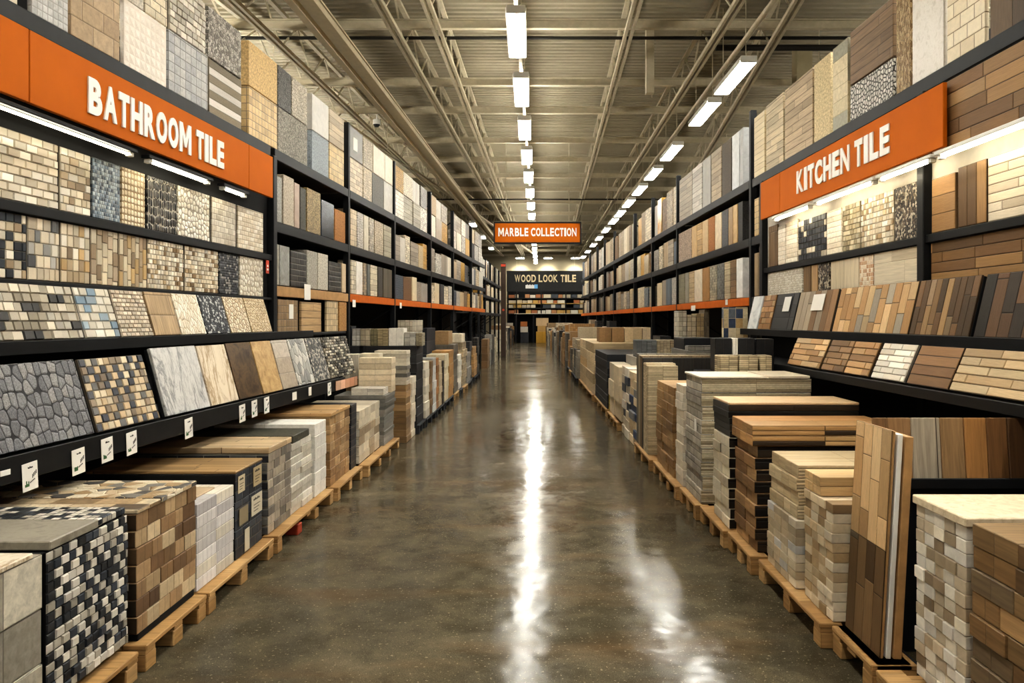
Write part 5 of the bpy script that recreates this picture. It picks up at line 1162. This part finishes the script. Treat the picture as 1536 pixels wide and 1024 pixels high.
hanging_sign(24.0, 742.5, 870, 335, 363.5, M_ORANGE, 'MARBLE COLLECTION', 747.5, 864.5, 342, 354.5, M_LETTER, 'orange MARBLE COLLECTION sign hanging over the aisle', True)
rt_, cx, z0, X, Z = hanging_sign(47.0, 760, 877, 406, 437, plain('black_sign', (38, 37, 36), .6, 0, .1), 'WOOD LOOK TILE', 772, 864, 412, 423, plain('tan_letters', (206, 186, 144), .5, 0, .03), 'black WOOD LOOK TILE sign at the end of the aisle', False)
m = MB(); r = random.Random(4)
for k in range(7): m.box(X(788.5 + k * 1.9) - cx, X(789.9 + k * 1.9) - cx, -.05, -.041, Z(432.5) - z0, Z(427.5 - (k % 2) * .8) - z0)
obj('small_white_print', m, M_LETTER, rt_)
m = MB(); m.box(X(801.5) - cx, X(806.5) - cx, -.05, -.041, Z(432.5) - z0, Z(426.5) - z0); obj('small_blue_print', m, plain('blue_print', (90, 160, 215), .5, 0, .1), rt_)

# ------------------------------------------------------------------ end of the aisle
ye = 55.0; X = lambda p: (p - VX) * ye / F; Z = lambda q: EYE + (HY - q) * ye / F
root = empty('end_shelving', loc(X(760), ye, 0)); Wd = X(905) - X(760)
for q in (446.5, 454.5, 461.5, 470):
    m = MB(); m.box(0, Wd, 0, .9, Z(q) - .06, Z(q), .01); obj('shelf', m, plain('yellow_beam', (196, 160, 84), .6, 0, .1) if q == 454.5 else M_SHELF, root)
for px in (761, 774, 811, 848, 876, 903):
    m = MB(); m.box(X(px) - X(760), X(px) - X(760) + .08, -.02, .06, 0, Z(434), .01); obj('upright', m, M_BLACK, root)
m = MB(); m.box(0, Wd, .92, .96, 0, Z(434)); obj('back_panel', m, M_DARK, root)
tag(root, 'wide end shelving of pale boxes below the WOOD LOOK TILE sign', 'shelving')
r = random.Random(12)
EC = [(232, 216, 184), (226, 202, 160), (216, 150, 96), (236, 228, 208), (206, 190, 160), (196, 120, 72), (90, 96, 104), (222, 176, 92)]
for li, (q, h, nm) in enumerate(((446.5, .26, 'top'), (454.5, .24, 'second'), (461.5, .26, 'third'), (470, .28, 'bottom'))):
    px = 763; i = 0
    while px < 898:
        w = r.uniform(6, 13)
        if r.random() < .85:
            c = r.choice(EC); a, b = X(px), X(px + w - .8)
            wbox(a, b, ye + .1, ye + .6, Z(q) + .002, Z(q) + h * r.uniform(.8, 1.0), OK_BOX, c, 'shelf_box', '%s box, %s along the %s shelf of the end shelving' % (cname(c), od(i), nm)); i += 1
        px += w
m = MB(); m.box(0, X(882) - X(772), 0, 1.0, 2.03, 2.07, .01)
root = empty('counter', loc(X(772), ye - 1.6, 0)); obj('counter_top', m, plain('pale_counter', (206, 196, 176), .5), root)
for x_ in (.05, 1.3, 3.1, 5.1):
    m = MB(); m.box(x_, x_ + .1, .1, .9, 0, 2.03); obj('leg', m, M_BLACK, root)
tag(root, 'long pale topped bench in front of the end shelving', 'bench')
for k, (pa, pb, z0, z1, c, l) in enumerate(((781, 791, 1.15, 1.5, (190, 110, 50), 'orange carton on the grey trolley boxes'), (781, 792, .75, 1.14, (206, 196, 180), 'pale carton on the grey trolley boxes'), (781, 793, 0, .745, (54, 54, 58), 'dark grey bin at the end of the aisle'),
                                          (804, 822, 1.2, 1.75, (226, 190, 140), 'upper tan carton of the yellow pile'), (806, 823, .8, 1.195, (206, 160, 90), 'middle tan carton of the yellow pile'), (804, 824, 0.0, .795, (214, 160, 52), 'large yellow carton under the end bench'))):
    wbox(X(pa), X(pb), ye - 1.4, ye - .9, z0 + .002, z1, OK_BOX, c, 'carton', l, cat='carton')
# red notice on the post past the racks
m = MB(); m.box(-.11, .11, 0, .22, 0, 4.1, .01); post = tag(obj('store_post', m, plain('dark_brown_post', (70, 54, 44), .6), None, loc((755 - VX) * 33.6 / F, 33.6, 0)), 'dark brown post past the low distant racks', 'post')
m = MB(); m.box(-.1, .1, -.02, -.002, 3.95, 4.05); obj('red_plate', m, plain('red_plate', (200, 70, 44), .5), post); m = MB(); m.cyl((0, -.02, 2.05), (0, -.002, 2.05), .05, n=12); obj('red_disc', m, plain('red_plate', (200, 70, 44), .5), post)
mw, W, H = pmatrix('L', T('L', 399, .08), T('L', 404, .08), 2.06, 2.2, .08, .08)
m = MB(); m.box(0, .07, -.004, 0, 0, .13, .001); rn = obj('red_notice', m, plain('red_plate', (200, 70, 44), .5), None, mw); m = MB(); m.box(.015, .055, -.0055, -.0042, .03, .05); m.box(.02, .05, -.0055, -.0042, .065, .085); obj('white_print', m, M_PAPER, rn)
tag(rn, 'small red notice on the upright at the end of the bathroom display', 'notice')
def rack_paper(side, px, row, w, h, label, u=.004):
    t = T(side, px, u); z = EYE + (HY - row) * t / F; mw, W, H = pmatrix(side, t - w / 2, t + w / 2, z - h / 2, z + h / 2, u, u)
    m = MB(); m.box(0, w, -.003, 0, 0, h, .001); tag(obj('rack_tag', m, M_PAPER, None, mw), label, 'paper tag')
rack_paper('L', 461, 438, .2, .18, 'white paper tag hanging from the wooden shelf edge'); rack_paper('R', 1090, 453, .12, .08, 'small white tag on the orange beam of the first kitchen bay near the display'); rack_paper('L', 531, 455, .14, .1, 'small white tag at the start of the orange beam, second bathroom bay'); rack_paper('L', 601, 458, .14, .1, 'small white tag at the start of the orange beam, third bathroom bay'); rack_paper('R', 1040, 462, .3, .09, 'white paper tag on the orange beam of the first kitchen bay')

# ------------------------------------------------------------------ world, camera, look
w = bpy.data.worlds.new('World'); SC.world = w; w.use_nodes = True
w.node_tree.nodes['Background'].inputs[0].default_value = (1, .9, .75, 1); w.node_tree.nodes['Background'].inputs[1].default_value = .3
cam = bpy.data.cameras.new('Camera'); co = bpy.data.objects.new('Camera', cam); COL.objects.link(co)
co.location = (0, 0, EYE); co.rotation_euler = (math.pi / 2, 0, 0)
cam.sensor_fit = 'HORIZONTAL'; cam.sensor_width = 36; cam.lens = 36 * F / 1536
cam.shift_x = -(VX - 768) / 1536; cam.shift_y = -(512 - HY) / 1536; cam.clip_end = 200; cam.clip_start = .05
SC.camera = co
SC.view_settings.view_transform = 'Standard'; SC.view_settings.look = 'Medium High Contrast'; SC.view_settings.exposure = 0.92
SC.cycles.max_bounces = 6; SC.cycles.diffuse_bounces = 4; SC.cycles.glossy_bounces = 2; SC.cycles.transmission_bounces = 0
dups = {k: v for k, v in LABELS.items() if len(v) > 1}
print('LABEL DUPS', len(dups), list(dups.items())[:12]); print('LONG', [l for l in LABELS if len(l.split()) > 16][:10]); print('N', len(LABELS))
